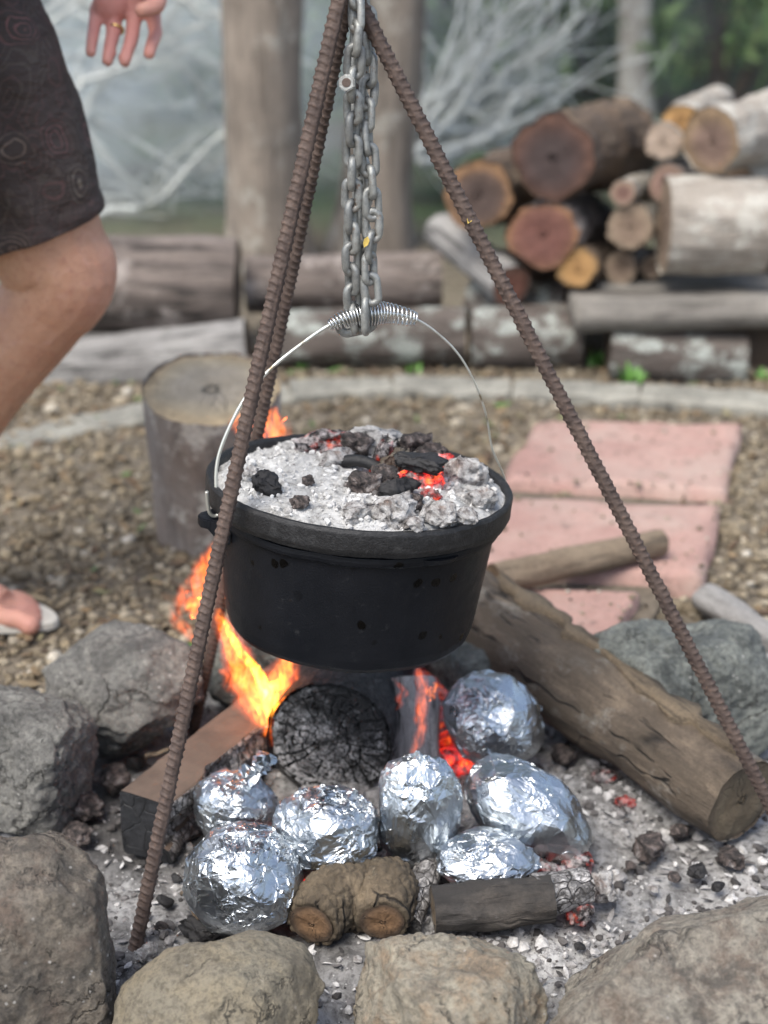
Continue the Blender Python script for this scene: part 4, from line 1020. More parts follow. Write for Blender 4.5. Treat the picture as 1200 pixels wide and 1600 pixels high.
bp = np.array(lidp); bp = np.vstack([np.linspace(bp[i], bp[i + 1], 5, endpoint=False) for i in range(len(bp) - 1)] + [bp[-1:]])
V, F = lathe(bp, 140); V = V + 0.0007 * np.stack([fbm(V * 45, 3, s_) for s_ in (1, 2, 3)], 1)
lid = link('lid', mesh_np('lid', V, F), MAT['iron_lid'], pot)
t = np.linspace(0, math.pi, 24); hh = 0.027
P = np.stack([-0.034 * np.cos(t), 0.012 * np.cos(t), 0.158 + hh * np.sin(t) ** 0.8], 1) * np.array([KP, KP, 1])
V, F = tube(P, 0.0062, 14); link('lid_handle', mesh_np('lid_handle', V, F), MAT['iron_lid'], lid)
EA = math.radians(21)
for sgn in (-1, 1):
    dx, dy = sgn * math.cos(EA), sgn * math.sin(EA)
    # ear: thick tongue with a hole
    bm = bmesh.new(); nn = 22
    ring_o = [(0.149 * KP, -0.024), (0.160 * KP, -0.020)] + [(0.168 * KP + 0.009 * math.cos(a_), 0.0135 * math.sin(a_)) for a_ in np.linspace(-1.45, 1.45, 14)] + [(0.160 * KP, 0.020), (0.149 * KP, 0.024)]
    top = [bm.verts.new((r_ * dx - w_ * dy, r_ * dy + w_ * dx, 0.1335)) for r_, w_ in ring_o]
    bot = [bm.verts.new((v.co.x, v.co.y, 0.1235 - (0.014 if i in (0, 1, len(ring_o) - 2, len(ring_o) - 1) else 0))) for i, v in enumerate(top)]
    bm.faces.new(top); bm.faces.new(bot[::-1])
    for i in range(len(top) - 1): bm.faces.new((top[i], bot[i], bot[i + 1], top[i + 1]))
    bmesh.ops.recalc_face_normals(bm, faces=bm.faces); bmesh.ops.bevel(bm, geom=bm.edges[:], offset=0.0016, segments=2, affect='EDGES')
    me = bpy.data.meshes.new('ear'); bm.to_mesh(me); bm.free()
    link('ear', me, MAT['iron'], pot)
# small lip cast on the front of the rim
ta = math.radians(-90 + 34); bm = bmesh.new()
for z_, r_ in ((0.1335, 0.163), (0.128, 0.160)):
    for w_ in np.linspace(-0.16, 0.16, 9):
        rr_ = (r_ - 0.010 * (abs(w_) / 0.16) ** 3) * KP; bm.verts.new((rr_ * math.cos(ta + w_), rr_ * math.sin(ta + w_), z_))
for z_, r_ in ((0.1335, 0.150), (0.124, 0.149)):
    for w_ in np.linspace(-0.16, 0.16, 9): bm.verts.new((r_ * KP * math.cos(ta + w_), r_ * KP * math.sin(ta + w_), z_))
bm.verts.ensure_lookup_table(); bmesh.ops.convex_hull(bm, input=bm.verts[:])
me = bpy.data.meshes.new('rim_lip'); bm.to_mesh(me); bm.free(); link('rim_lip', me, MAT['iron'], pot)
# bail wire and spring grip
bw = [D(*p) for p in ((323, 768, 1.405), (327, 800, 1.410), (338, 806, 1.414), (347, 792, 1.416), (338, 764, 1.418), (341, 715, 1.424), (362, 660, 1.431), (390, 612, 1.44), (430, 570, 1.45), (480, 531, 1.463), (515, 508, 1.47), (545, 496, 1.476), (577, 490, 1.48), (610, 490, 1.486), (648, 498, 1.492), (685, 522, 1.50), (718, 556, 1.507), (743, 601, 1.514), (760, 650, 1.522), (769, 700, 1.532), (785, 738, 1.54), (793, 765, 1.545), (786, 782, 1.545))]
Pb = spline(lp(bw), 180); V, F = tube(Pb, np.interp(np.linspace(0, 1, 180), [0, .5, .68, 1], [.0018, .0018, .0011, .0009]), 10)
bail = link('bail', mesh_np('bail', V, F), MAT['wire'], pot)
cp_ = spline(lp([D(*p) for p in ((514, 509, 1.47), (545, 496, 1.476), (577, 490, 1.48), (610, 490, 1.486), (650, 499, 1.492))]), 900)
T, N, B = frames(cp_); tt = np.linspace(0, 1, 900)
cr = np.interp(tt, [0, .08, .42, .5, .58, .9, 1], [.0042, .0062, .0115, .0118, .0115, .0082, .0058])
ph = tt * 2 * math.pi * 27
Ph = cp_ + (cr * np.cos(ph))[:, None] * N + (cr * np.sin(ph))[:, None] * B
V, F = tube(Ph, 0.00098, 7); link('spring_grip', mesh_np('spring_grip', V, F), MAT['spring'], bail)

# ash on the lid
N_ = 150; rr_ = np.linspace(0.0, 0.1572 * KP, N_); th_ = np.linspace(0, 6.2832, 240, endpoint=False)
X = rr_[:, None] * np.cos(th_); Y = rr_[:, None] * np.sin(th_)
def lash(x, y):
    P = np.stack([np.ravel(x), np.ravel(y), np.ravel(x) * 0], 1); r = np.sqrt((P ** 2).sum(1)) / (0.1572 * KP)
    f1, f2 = worley(P * 70, 5)
    h = 0.1625 + 0.014 * (1 - r ** 2) + 0.007 * np.clip(P[:, 0] / 0.12, -0.3, 1) * (1 - r ** 3) + 0.0045 * fbm(P * 26, 4, 41) + 0.006 * np.clip(0.5 - f1, 0, 1) + 0.0012 * fbm(P * 160, 3, 44)
    h = h - 0.006 * np.clip((r - 0.93) / 0.07, 0, 1)
    return h.reshape(np.shape(x))
me = mesh_np('ash_heap', np.stack([X, Y, lash(X, Y)], -1).reshape(-1, 3), grid_faces(240, N_, True))
stuff(link('ash_heap', me, MAT['lid_ash'], loc=pbase, rot=Rp.to_euler()), 'white ash heaped inside the rim of the camp oven lid', 'ash')
n = 1700; a = RS.rand(n) * 6.283; r = np.sqrt(RS.rand(n)) * 0.150 * KP; ax = r * np.cos(a); ay = r * np.sin(a)
sz = 0.0008 + 0.0042 * RS.rand(n) ** 4.5
stuff(link('ash_crumbs', bits_mesh('ash_crumbs', np.stack([ax, ay, lash(ax, ay) + sz * 0.3], 1), sz, (0.55, 0.95), 1, 18, np.clip(RS.beta(2.6, 0.9, n), 0, 1)), MAT['lid_bits'], loc=pbase, rot=Rp.to_euler()), 'crumbs of white ash on the camp oven lid', 'ash')
def lcoal(label, px, py, w_, h_, mat, seed, h=0.176, dr=0.8, tilt=(0, 0), **kw):
    c = lid_at(px, py, h + 0.003); s = scl(c) / (1.05 if mat == 'coal_ashy' else 1.3)
    return coal('coal', label, c, (w_ / 2 / s, w_ / 2 / s * dr, h_ / 2 / s * 1.1), mat, seed, (tilt[0], tilt[1], 0.15), **kw)
lcoal('grey checked slab of charcoal, highest on the back of the lid', 598, 690, 102, 40, 'wedge', 301, 0.182, 0.55, (0.0, 0.22), chop=(0.5, 0.8))
lcoal('ashy coal with a red glowing face at the back left of the lid', 508, 690, 78, 30, 'emb_low', 302, 0.180, 0.7)
lcoal('reddish-brown cinder stick leaning before the back slab on the lid', 596, 722, 26, 52, 'emb_low', 303, 0.182, 0.7, (0, 0.3))
lcoal('flat black charcoal on top of the glowing lid coals', 658, 722, 66, 22, 'coal_black', 304, 0.196, 0.75, (0.25, 0.1), chop=(0.4, 0.75))
lcoal('brightest orange-red coal on the lid, under the flat black one', 660, 745, 66, 40, 'emb', 305, 0.180, 0.7)
lcoal('brown scorched coal left of the flat black one on the lid', 618, 722, 52, 40, 'bark_tan', 306, 0.184, 0.7)
lcoal('black lump of charcoal alone on the left half of the lid', 418, 754, 42, 30, 'coal_black', 307, 0.176, 0.8)
lcoal('brown-grey coal under the arch of the lid handle', 565, 756, 50, 38, 'coal', 308, 0.176, 0.8)
lcoal('dark coal right of the lid handle', 624, 768, 52, 36, 'coal_black', 309, 0.176, 0.7)
lcoal('white cracked ash coal at the right end of the lid', 722, 742, 78, 56, 'coal_ashy', 310, 0.178, 0.7)
lcoal('large pinkish-white ash lump at the front edge of the lid', 612, 800, 74, 50, 'coal_ashy', 311, 0.172, 0.7)
lcoal('white ash lump at the front right edge of the lid', 690, 806, 66, 40, 'coal_ashy', 312, 0.172, 0.7)
lcoal('small grey coal at the back right rim of the lid', 672, 712, 44, 28, 'coal', 313, 0.178, 0.7)
lcoal('brown-white cinder at the back left, before the glowing coal', 528, 718, 60, 30, 'coal_ashy', 314, 0.178, 0.7)
lcoal('small round brown cinder in the white ash left of the handle', 483, 752, 18, 16, 'coal', 315, 0.174, 0.9)
lcoal('red glint of ember low between the lid coals', 668, 778, 36, 20, 'emb_red', 316, 0.172, 0.7)
lcoal('greyish ash lump at the front of the lid, left of the pinkish one', 556, 800, 60, 34, 'coal_ashy', 317, 0.171, 0.7)
lcoal('grey-white ash lump near the right rim of the lid', 752, 778, 50, 36, 'coal_ashy', 318, 0.172, 0.7)

lcoal('dark broken charcoal behind the lid handle, left of the grey slab', 556, 696, 46, 30, 'coal', 319, 0.182, 0.8)
lcoal('dark charcoal lump on the back rim right of the grey slab', 650, 694, 46, 30, 'coal', 320, 0.184, 0.8)
lcoal('brown-black cinder between the handle and the brightest coal', 600, 748, 40, 30, 'coal', 321, 0.182, 0.8)
lcoal('small ember-lit cinder left of the white cracked coal on the lid', 694, 728, 30, 26, 'emb', 322, 0.182, 0.8)
lcoal('little white ash flake lump near the left rim of the lid', 392, 738, 26, 18, 'coal_ashy', 323, 0.172, 0.8)
lcoal('little grey cinder at the front left of the lid ash', 470, 786, 26, 18, 'coal', 324, 0.171, 0.8)
lcoal('small white lump between the two front ash lumps on the lid', 652, 818, 34, 24, 'coal_ashy', 325, 0.169, 0.8)
lcoal('small pale lump beside the right rim of the lid, lowest of the pale ones', 728, 806, 36, 26, 'coal_ashy', 326, 0.170, 0.8)
lcoal('small grey lump left of the red glint on the lid', 640, 784, 34, 26, 'coal', 327, 0.174, 0.8)
# ================================================================== TRIPOD AND CHAIN
apex = D(552, -22, POT_Y)
def rebar(p0, p1, name='leg', r=0.0066, parent=None, seed=0):
    p0, p1 = Vector(p0), Vector(p1); L = (p1 - p0).length; nl = int(L / 0.0008); ns = 26
    z = np.linspace(0, L, nl); th_ = np.linspace(0, 6.2832, ns, endpoint=False)
    half = (np.abs(((th_ / math.pi + 0.5) % 1.0) - 0.5))          # 0 on the two seams
    zz = z[:, None] / 0.0078 + 0.55 * np.sin(th_)[None] * np.sign(np.cos(th_))[None]
    rib = np.clip(1 - np.abs(zz - np.round(zz)) / 0.24, 0, 1) ** 0.7
    mask = np.clip((half - 0.06) / 0.15, 0, 1)[None]
    R = r + 0.0013 * rib * mask + 0.0010 * np.clip(1 - half / 0.07, 0, 1)[None]
    C3 = np.stack([np.repeat(np.cos(th_)[None] * 3, nl, 0), np.repeat(np.sin(th_)[None] * 3, nl, 0), np.repeat(z[:, None] * 160, ns, 1)], -1).reshape(-1, 3)
    R = R + 0.00045 * fbm(C3 * 0.6 + seed, 3, seed).reshape(nl, ns)
    bendx = 0.0035 * np.sin(z / L * 3.1)
    V = np.stack([R * np.cos(th_) + bendx[:, None], R * np.sin(th_), np.repeat(z[:, None], ns, 1)], -1).reshape(-1, 3)
    k = len(V); V = np.vstack([V, [[bendx[0], 0, -0.001], [bendx[-1], 0, L + 0.001]]]); j = np.arange(ns); j2 = (j + 1) % ns
    F = [grid_faces(ns, nl, True), np.stack([np.full(ns, k), j2, j], 1), np.stack([np.full(ns, k + 1), (nl - 1) * ns + j, (nl - 1) * ns + j2], 1)]
    q = (p1 - p0).to_track_quat('Z', 'Y')
    return link(name, mesh_np(name, V, F), MAT['rust'], parent, p0 if parent is None else p0 - parent.location, q)
trip = empty('tripod', (apex.x, apex.y, 0))
tag(trip, 'rusty tripod of three ribbed reinforcing bars standing over the fire', 'tripod')
fA = G(208, 1500, -0.035); tA = D(532, -6, apex.y - 0.022)
fB = G(1262, 1372, -0.03); tB = D(570, 20, apex.y - 0.004)
fC = D(297, 1165, 1.70); tC = D(541, 0, apex.y + 0.020)
for f_, t_, s_ in ((fA, tA, 1), (fB, tB, 2), (fC, tC, 3)):
    d = (t_ - f_).normalized(); rebar(f_ - d * 0.0, t_ + d * 0.06, parent=trip, seed=s_)
# hook ring at the top holding the legs together
t = np.linspace(0, 6.2832, 40); V, F = tube(np.stack([0.03 * np.cos(t), 0.03 * np.sin(t), 0.004 * np.sin(2 * t)], 1), 0.005, 10, False)
top = apex + Vector((0, 0, 0.012))
link('top_ring', mesh_np('top_ring', V, F), MAT['rust'], trip, top - trip.location)

def link_mesh():
    n = 40; a = np.linspace(0, 6.2832, n, endpoint=False)
    hl, hw = 0.0176 - 0.0037, 0.0102 - 0.0037                     # centre-line half length, half width
    s_ = hl - hw
    P = np.stack([hw * np.cos(a), 0 * a, hw * np.sin(a) + np.sign(np.sin(a)) * s_ * (np.abs(np.sin(a)) > 0.02)], 1)
    nseg = 10; V = []; T = np.roll(P, -1, 0) - np.roll(P, 1, 0); T /= np.linalg.norm(T, axis=1)[:, None]
    N = np.cross(T, np.array([0, 1, 0])); b = np.linspace(0, 6.2832, nseg, endpoint=False)
    weld = 1 + 0.16 * np.exp(-((np.arange(n) - 20) / 1.2) ** 2)
    V = P[:, None] + 0.0037 * weld[:, None, None] * (np.cos(b)[None, :, None] * N[:, None] + np.sin(b)[None, :, None] * np.array([0, 1, 0]))
    F = []
    i = np.arange(n)[:, None]; j = np.arange(nseg)[None]
    F = np.stack([i * nseg + j, ((i + 1) % n) * nseg + j, ((i + 1) % n) * nseg + (j + 1) % nseg, i * nseg + (j + 1) % nseg], -1).reshape(-1, 4)
    return mesh_np('link', V.reshape(-1, 3), F)
lm = link_mesh(); lm.materials.append(MAT['chain'])
ch = empty('chain', apex); tag(ch, 'grey galvanised chain hanging doubled from the tripod top to the spring grip', 'chain')
def strand(pts, phase, first=0.0):
    P = spline([p[:] for p in pts], 400); seg = np.linalg.norm(np.diff(P, axis=0), axis=1); s = np.concatenate([[0], np.cumsum(seg)])
    d = 0.0206; k = 0
    while first + k * d < s[-1]:
        x = first + k * d; p = np.array([np.interp(x, s, P[:, i]) for i in range(3)])
        p2 = np.array([np.interp(min(x + 0.003, s[-1]), s, P[:, i]) for i in range(3)]) - np.array([np.interp(max(x - 0.003, 0), s, P[:, i]) for i in range(3)])
        q = Vector(-p2).to_track_quat('Z', 'Y') @ Quaternion((0, 0, 1), phase + (math.pi / 2 if k % 2 else 0) + RS.uniform(-.16, .16))
        link('link', lm, None, ch, Vector(p) - ch.location, q); k += 1
Yc = POT_Y
strand([D(556, -14, Yc - .012), D(557, 40, Yc - .018), D(552, 130, Yc - .016), D(551, 240, Yc - .012), D(549, 330, Yc - .010), D(550, 420, Yc - .008), D(552, 478, Yc - .002), D(556, 512, Yc + 0.0)], 0.75)
strand([D(569, -10, Yc + .012), D(577, 90, Yc + .006), D(573, 190, Yc - .002), D(577, 260, Yc - .006), D(582, 345, Yc - .008), D(577, 415, Yc - .010), D(580, 455, Yc - .012)], 0.85, 0.006)
strand([D(560, 20, Yc + .030), D(563, 200, Yc + .022), D(566, 320, Yc + .018), D(562, 440, Yc + .016)], 0.4, 0.003)
# last link round the spring, a long one
big = lm.copy()
o = link('link', big, None, ch, D(572, 492, Yc - .010) - ch.location, Quaternion((0, 0, 1), 1.45)); o.scale = (1.25, 1.0, 1.22)
o = link('link', big, None, ch, D(557, 505, Yc + .002) - ch.location, Quaternion((0, 1, 0), 1.35)); o.scale = (1.25, 1.0, 1.25)
# nut of the joining bolt
bm = bmesh.new(); bmesh.ops.create_cone(bm, cap_ends=True, segments=6, radius1=0.0085, radius2=0.0085, depth=0.008)
bmesh.ops.bevel(bm, geom=bm.edges[:], offset=0.001, segments=2, affect='EDGES'); me = bpy.data.meshes.new('nut'); bm.to_mesh(me); bm.free()
pn = D(543, 130, Yc - .034); nq = (CP - pn).normalized()
nut = link('nut', me, MAT['chain'], ch, pn - ch.location, (Vector((-0.25, -1, 0.25))).to_track_quat('Z', 'Y'))
bm = bmesh.new(); bmesh.ops.create_cone(bm, cap_ends=True, segments=16, radius1=0.0042, radius2=0.0042, depth=0.030); me = bpy.data.meshes.new('bolt'); bm.to_mesh(me); bm.free()
link('bolt', me, MAT['rust'], nut, (0, 0, -0.0105))
for lab, px, py, Yv in (('scrap of yellow leaf stuck on the right tripod leg', 727, 342, None), ('tiny yellow leaf speck caught in the chain', 572, 378, Yc - .020)):
    if Yv is None:
        t_ = 0.30; best = min((abs(((p - CP).dot(UP) / (p - CP).dot(FWD)) * -FPX + 800 - py), p) for p in [tB + (fB - tB) * k / 400 for k in range(400)])[1]; c = best - ray(px, py).normalized() * 0.0085
    else: c = D(px, py, Yv)
    me = flake_mesh('leaf_scrap', np.zeros((1, 3)), [0.006], [0.0028], 5, np.array([0.5]), 0.1)
    o = link('leaf_scrap', me, MAT['yellow_leaf'], loc=c, rot=(1.2, 0.6, 0.3)); tag(o, lab, 'leaf')

# ================================================================== FLAMES
def tongue(parent, pts, rads, kind, seed, flat=0.55, name='flame_tongue'):
    n = 34; P = spline(pts, n); P0 = np.array(parent.location)
    t = np.linspace(0, 1, n)
    wob = 0.004 * np.stack([fbm(np.stack([t * 5, t * 0 + seed, t * 0], 1), 2, seed), 0 * t, 0 * t], 1) * np.sin(t * math.pi)[:, None]
    P = P + wob; R = np.interp(t, np.linspace(0, 1, len(rads)), rads)
    th_ = np.linspace(0, 6.2832, 18, endpoint=False); T, N, B = frames(P)
    V = P[:, None] - P0 + R[:, None, None] * (np.cos(th_)[None, :, None] * np.array([1, 0, 0.0]) * 1.0 + 0)
    sd_ = np.cross(T, np.array([0, 1, 0.0])); sd_ /= np.linalg.norm(sd_, axis=1)[:, None]
    k = 1 + 0.22 * fbm(np.stack([np.repeat(t[:, None] * 6, 18, 1).ravel(), np.repeat(np.cos(th_)[None], n, 0).ravel() + seed, np.repeat(np.sin(th_)[None], n, 0).ravel()], 1), 3, seed).reshape(n, 18)
    V = (P - P0)[:, None] + (R[:, None] * k)[..., None] * (np.cos(th_)[None, :, None] * sd_[:, None] + flat * np.sin(th_)[None, :, None] * np.array([0, 1.0, 0]))
    V = V.reshape(-1, 3); kk = len(V); V = np.vstack([V, P[0] - P0, P[-1] - P0]); j = np.arange(18); j2 = (j + 1) % 18
    F = [grid_faces(18, n, True)[:, ::-1], np.stack([np.full(18, kk), j, j2], 1), np.stack([np.full(18, kk + 1), (n - 1) * 18 + j2, (n - 1) * 18 + j], 1)]
    o = link(name, mesh_np(name, V, F), FL[kind], parent); o.visible_shadow = True
    return o
def flame(label, base, tongues):
    f_ = empty('flame', D(*base)); tag(f_, label, 'flame')
    for i, (pts, rad, kind) in enumerate(tongues):
        P_ = [np.array(D(*p)) for p in pts]; tongue(f_, P_, rad, kind, i + 3)
        if kind in ('body', 'edge'):                      # thinner gas round the tongue softens its outline
            for k_ in (1.28, 1.6): tongue(f_, P_, [r_ * k_ + 0.0006 for r_ in rad], 'halo', i + 3)
flame('bright yellow-orange flame licking up left of the cracked log under the pot', (420, 1140, 1.56), [
    (((418, 1150, 1.555), (400, 1085, 1.55), (375, 1035, 1.54), (355, 985, 1.52), (340, 950, 1.50)), (.004, .016, .013, .009, .002), 'body'),
    (((425, 1140, 1.56), (412, 1080, 1.555), (385, 1030, 1.545), (362, 990, 1.525), (346, 962, 1.505)), (.003, .009, .006, .004, .001), 'core'),
    (((440, 1120, 1.565), (440, 1075, 1.565), (446, 1040, 1.56), (440, 1020, 1.555)), (.004, .014, .012, .003), 'body'),
    (((430, 1110, 1.56), (424, 1082, 1.56), (436, 1062, 1.56), (440, 1045, 1.56)), (.003, .008, .006, .001), 'core'),
    (((415, 1140, 1.56), (392, 1095, 1.555), (366, 1062, 1.55), (342, 1046, 1.545)), (.004, .013, .010, .001), 'edge'),
    (((452, 1110, 1.57), (456, 1075, 1.57), (464, 1045, 1.57)), (.004, .009, .001), 'edge'),
    (((430, 1165, 1.55), (418, 1120, 1.555), (408, 1090, 1.56), (402, 1060, 1.56)), (.003, .010, .012, .002), 'edge'),
    (((424, 1120, 1.545), (418, 1085, 1.545), (410, 1062, 1.545), (396, 1040, 1.54)), (.001, .004, .004, .001), 'core'),
    (((408, 1130, 1.55), (398, 1105, 1.55), (392, 1085, 1.55)), (.001, .0035, .001), 'core'),
    (((402, 1060, 1.53), (378, 1020, 1.53), (352, 1000, 1.52)), (.002, .010, .001), 'thin')])
flame('ragged orange flame rising left of the tripod legs beside the pot', (310, 1005, 1.64), [
    (((318, 1010, 1.64), (288, 985, 1.64), (278, 955, 1.64), (288, 925, 1.64), (292, 905, 1.64)), (.002, .006, .006, .005, .001), 'edge'),
    (((302, 965, 1.64), (300, 945, 1.64), (306, 920, 1.64), (316, 890, 1.64), (328, 850, 1.64)), (.003, .010, .008, .008, .001), 'edge'),
    (((300, 962, 1.645), (304, 945, 1.645), (310, 930, 1.645)), (.002, .008, .002), 'body'),
    (((312, 935, 1.65), (318, 900, 1.65), (326, 870, 1.65), (332, 846, 1.65)), (.003, .007, .006, .001), 'body'),
    (((352, 1020, 1.62), (350, 995, 1.62), (362, 978, 1.62)), (.002, .007, .001), 'thin')])
flame('small orange flame tip showing behind the pot beside the back tripod leg', (420, 690, 1.72), [
    (((425, 700, 1.72), (432, 670, 1.72), (428, 650, 1.72), (434, 636, 1.72)), (.006, .012, .008, .001), 'body'),
    (((412, 690, 1.725), (402, 668, 1.725), (406, 655, 1.725)), (.004, .011, .002), 'edge'),
    (((380, 690, 1.72), (376, 660, 1.72), (384, 640, 1.72)), (.004, .007, .001), 'body'),
    (((425, 830, 1.72), (420, 760, 1.72), (415, 700, 1.72)), (.01, .016, .008), 'edge')])
flame('thin red-orange flame between the burnt wedge and the glowing log', (650, 1185, 1.50), [
    (((640, 1185, 1.49), (655, 1140, 1.495), (664, 1100, 1.50), (660, 1065, 1.505), (652, 1040, 1.51)), (.001, .0045, .006, .005, .001), 'edge'),
    (((640, 1190, 1.485), (656, 1150, 1.49), (664, 1115, 1.495)), (.001, .003, .001), 'edge'),
    (((672, 1095, 1.505), (678, 1080, 1.505), (676, 1066, 1.505)), (.001, .005, .001), 'body'),
    (((618, 1110, 1.50), (628, 1085, 1.50), (612, 1060, 1.50)), (.001, .005, .001), 'thin')])

# ================================================================== BACKGROUND: STUMP, LOGS, WOODPILE
def dlog(name, label, cat, a, b, r0px, r1px, bark, ends, seed, group='logs stacked behind the kerb', **kw):
    """a, b: (px, py, Y) of the two end centres; radii in picture units"""
    A, B = D(*a), D(*b)
    return log(name, label, cat, A, B, r0px / scl(A), r1px / scl(B), bark, ends, seed, nseg=72, nlen=40, group=group, **kw)
tan = ((0.27, 0.215, 0.15), (0.36, 0.29, 0.20), (0.27, 0.20, 0.13))
sb = G(340, 838, 0.0); st = D(330, 604, sb.y - 0.075)
stump = log('stump', 'upright sawn stump with a pale ringed top behind the pot', 'stump', sb - Vector((0, 0, 0.01)), st, 92 / scl(sb), 108 / scl(st), 'bark_stump', (BR(0.6), ((0.36, 0.31, 0.24), (0.44, 0.365, 0.25), (0.47, 0.36, 0.22))), 71, 56, 60, 0.05, 0.03)
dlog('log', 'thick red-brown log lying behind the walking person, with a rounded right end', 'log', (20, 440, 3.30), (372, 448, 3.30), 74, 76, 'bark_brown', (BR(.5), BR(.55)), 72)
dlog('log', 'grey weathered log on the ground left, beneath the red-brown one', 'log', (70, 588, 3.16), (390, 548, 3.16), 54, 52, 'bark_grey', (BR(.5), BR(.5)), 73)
dlog('log', 'brown log behind the chain with a black shadowed right end', 'log', (385, 445, 3.45), (690, 438, 3.45), 44, 44, 'bark_brown', (BR(.4), (0.012, 0.014, 0.02)), 74)  # right end coloured near-black: the shade of the gap is painted in
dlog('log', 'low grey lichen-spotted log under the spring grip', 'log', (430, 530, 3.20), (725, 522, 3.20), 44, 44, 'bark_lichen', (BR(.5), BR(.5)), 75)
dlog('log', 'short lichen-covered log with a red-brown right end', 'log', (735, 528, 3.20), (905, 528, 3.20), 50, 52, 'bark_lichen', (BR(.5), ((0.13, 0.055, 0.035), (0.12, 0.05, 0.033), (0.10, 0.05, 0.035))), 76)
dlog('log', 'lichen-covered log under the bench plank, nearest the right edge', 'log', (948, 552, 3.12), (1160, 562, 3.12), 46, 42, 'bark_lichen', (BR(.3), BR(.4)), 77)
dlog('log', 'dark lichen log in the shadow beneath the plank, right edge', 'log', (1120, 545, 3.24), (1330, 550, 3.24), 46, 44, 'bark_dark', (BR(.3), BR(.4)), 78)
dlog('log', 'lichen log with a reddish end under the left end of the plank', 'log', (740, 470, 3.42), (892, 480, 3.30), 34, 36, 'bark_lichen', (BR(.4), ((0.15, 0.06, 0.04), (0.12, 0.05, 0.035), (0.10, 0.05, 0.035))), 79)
dlog('log', 'slanting pale grey log leaning down to the right behind the right tripod leg', 'log', (800, 448, 3.22), (690, 360, 3.55), 34, 30, 'bark_grey', (((0.20, 0.085, 0.06), (0.17, 0.08, 0.055), (0.13, 0.07, 0.05)), BR(.5)), 80)
def plank(label, c0, c1, w_, h_, seed):
    A, B = D(*c0), D(*c1); d = B - A; L = d.length; mid = (A + B) / 2
    n1, n2 = 60, 4; bm = bmesh.new(); bmesh.ops.create_cube(bm, size=1); bmesh.ops.subdivide_edges(bm, edges=[e for e in bm.edges if abs(e.verts[0].co.x - e.verts[1].co.x) > .5], cuts=50)
    for v in bm.verts: v.co = (v.co.x * L, v.co.y * w_, v.co.z * h_)
    bmesh.ops.bevel(bm, geom=[e for e in bm.edges if e.calc_face_angle(0) > 1], offset=0.005, segments=2, affect='EDGES')
    V = np.array([v.co[:] for v in bm.verts]); nz = np.stack([fbm(V * 9 + seed + k, 3, k + seed) for k in range(3)], 1)
    for v, q in zip(bm.verts, nz): v.co += Vector(q) * 0.004
    me = bpy.data.meshes.new('plank'); bm.to_mesh(me); bm.free()
    # the grain runs along local z in the wood materials
    for v in me.vertices: v.co = (v.co.y, v.co.z, v.co.x)
    for p in me.polygons: p.use_smooth = True
    q = d.to_track_quat('Z', 'Y')
    o = link('plank', me, MAT['plank'], loc=mid, rot=q); return tag(o, label, 'plank', 'planks under the woodpile')
def plank2(label, c0, c1, w_, h_, seed):
    o = plank(label, c0, c1, w_, h_, seed)
    d = (D(*c1) - D(*c0)).normalized(); z = Vector((0, 0, 1)); z = (z - d * z.dot(d)).normalized(); y = z.cross(d) * -1
    m3 = Matrix((y.cross(d) * 0 + d.cross(z) * -1, z, d)).transposed()
    if m3.determinant() < 0: m3 = Matrix((d.cross(z), z, d)).transposed()
    if m3.determinant() < 0: m3 = Matrix((z.cross(d), z, d)).transposed()
    o.rotation_quaternion = m3.to_quaternion(); return o
plank2('weathered grey plank, the front one of two under the woodpile', (892, 486, 3.14), (1420, 476, 3.14), 0.13, 0.058, 1)
plank2('weathered grey plank, the rear one of two under the woodpile', (925, 455, 3.30), (1420, 455, 3.30), 0.14, 0.05, 2)
GP = 'cut logs of the woodpile'
def pile(label, a, b, r, bark, e, seed, r1=None, **kw):
    kw.setdefault('lump', 0.12); kw.setdefault('rough', 0.05)
    return dlog('log', label, 'log', a, b, r, r1 or r, bark, (e, BR(.6)), seed, GP, **kw)
dk = ((0.050, 0.034, 0.032), (0.075, 0.042, 0.035), (0.11, 0.055, 0.038))
rd = ((0.15, 0.062, 0.048), (0.17, 0.075, 0.052), (0.27, 0.14, 0.07))
orr = ((0.36, 0.20, 0.075), (0.42, 0.24, 0.09), (0.28, 0.17, 0.075))
tn = ((0.21, 0.15, 0.11), (0.29, 0.215, 0.155), (0.30, 0.23, 0.165))
pile('largest dark round log end on top of the woodpile', (862, 246, 3.22), (965, 226, 3.75), 65, 'bark_dark', dk, 81)
pile('dark log end with an orange rim, leftmost in the woodpile', (748, 306, 3.26), (800, 285, 3.80), 52, 'bark_dark', ((0.075, 0.05, 0.042), (0.11, 0.07, 0.052), (0.25, 0.14, 0.07)), 82)
pile('red-hearted oval log end below the largest dark one', (848, 366, 3.20), (905, 350, 3.70), 60, 'bark_brown', rd, 83, oval=0.86)
pile('small tan log end resting in the middle gap of the woodpile', (985, 354, 3.22), (1010, 335, 3.7), 35, 'bark_pale', tn, 84)
pile('smallest pale branch end above the tan one in the pile', (974, 301, 3.22), (1005, 290, 3.6), 20, 'bark_pale', ((0.20, 0.11, 0.09), (0.30, 0.20, 0.15), (0.36, 0.27, 0.20)), 85)
pile('pinkish round log end beside the big pale log', (1042, 288, 3.25), (1075, 275, 3.7), 29, 'bark_brown', ((0.24, 0.15, 0.125), (0.28, 0.18, 0.14), (0.24, 0.16, 0.12)), 86)
pile('orange sawn branch end low in the pile, left of the plank', (902, 418, 3.18), (950, 405, 3.6), 32, 'bark_dark', orr, 87)
pile('dull tan end at the bottom of the pile on the rear plank', (970, 418, 3.26), (990, 410, 3.6), 26, 'bark_brown', tn, 88)
pile('small brown end wedged against the big pale log on the rear plank', (1018, 418, 3.28), (1035, 410, 3.6), 18, 'bark_brown', tn, 94)
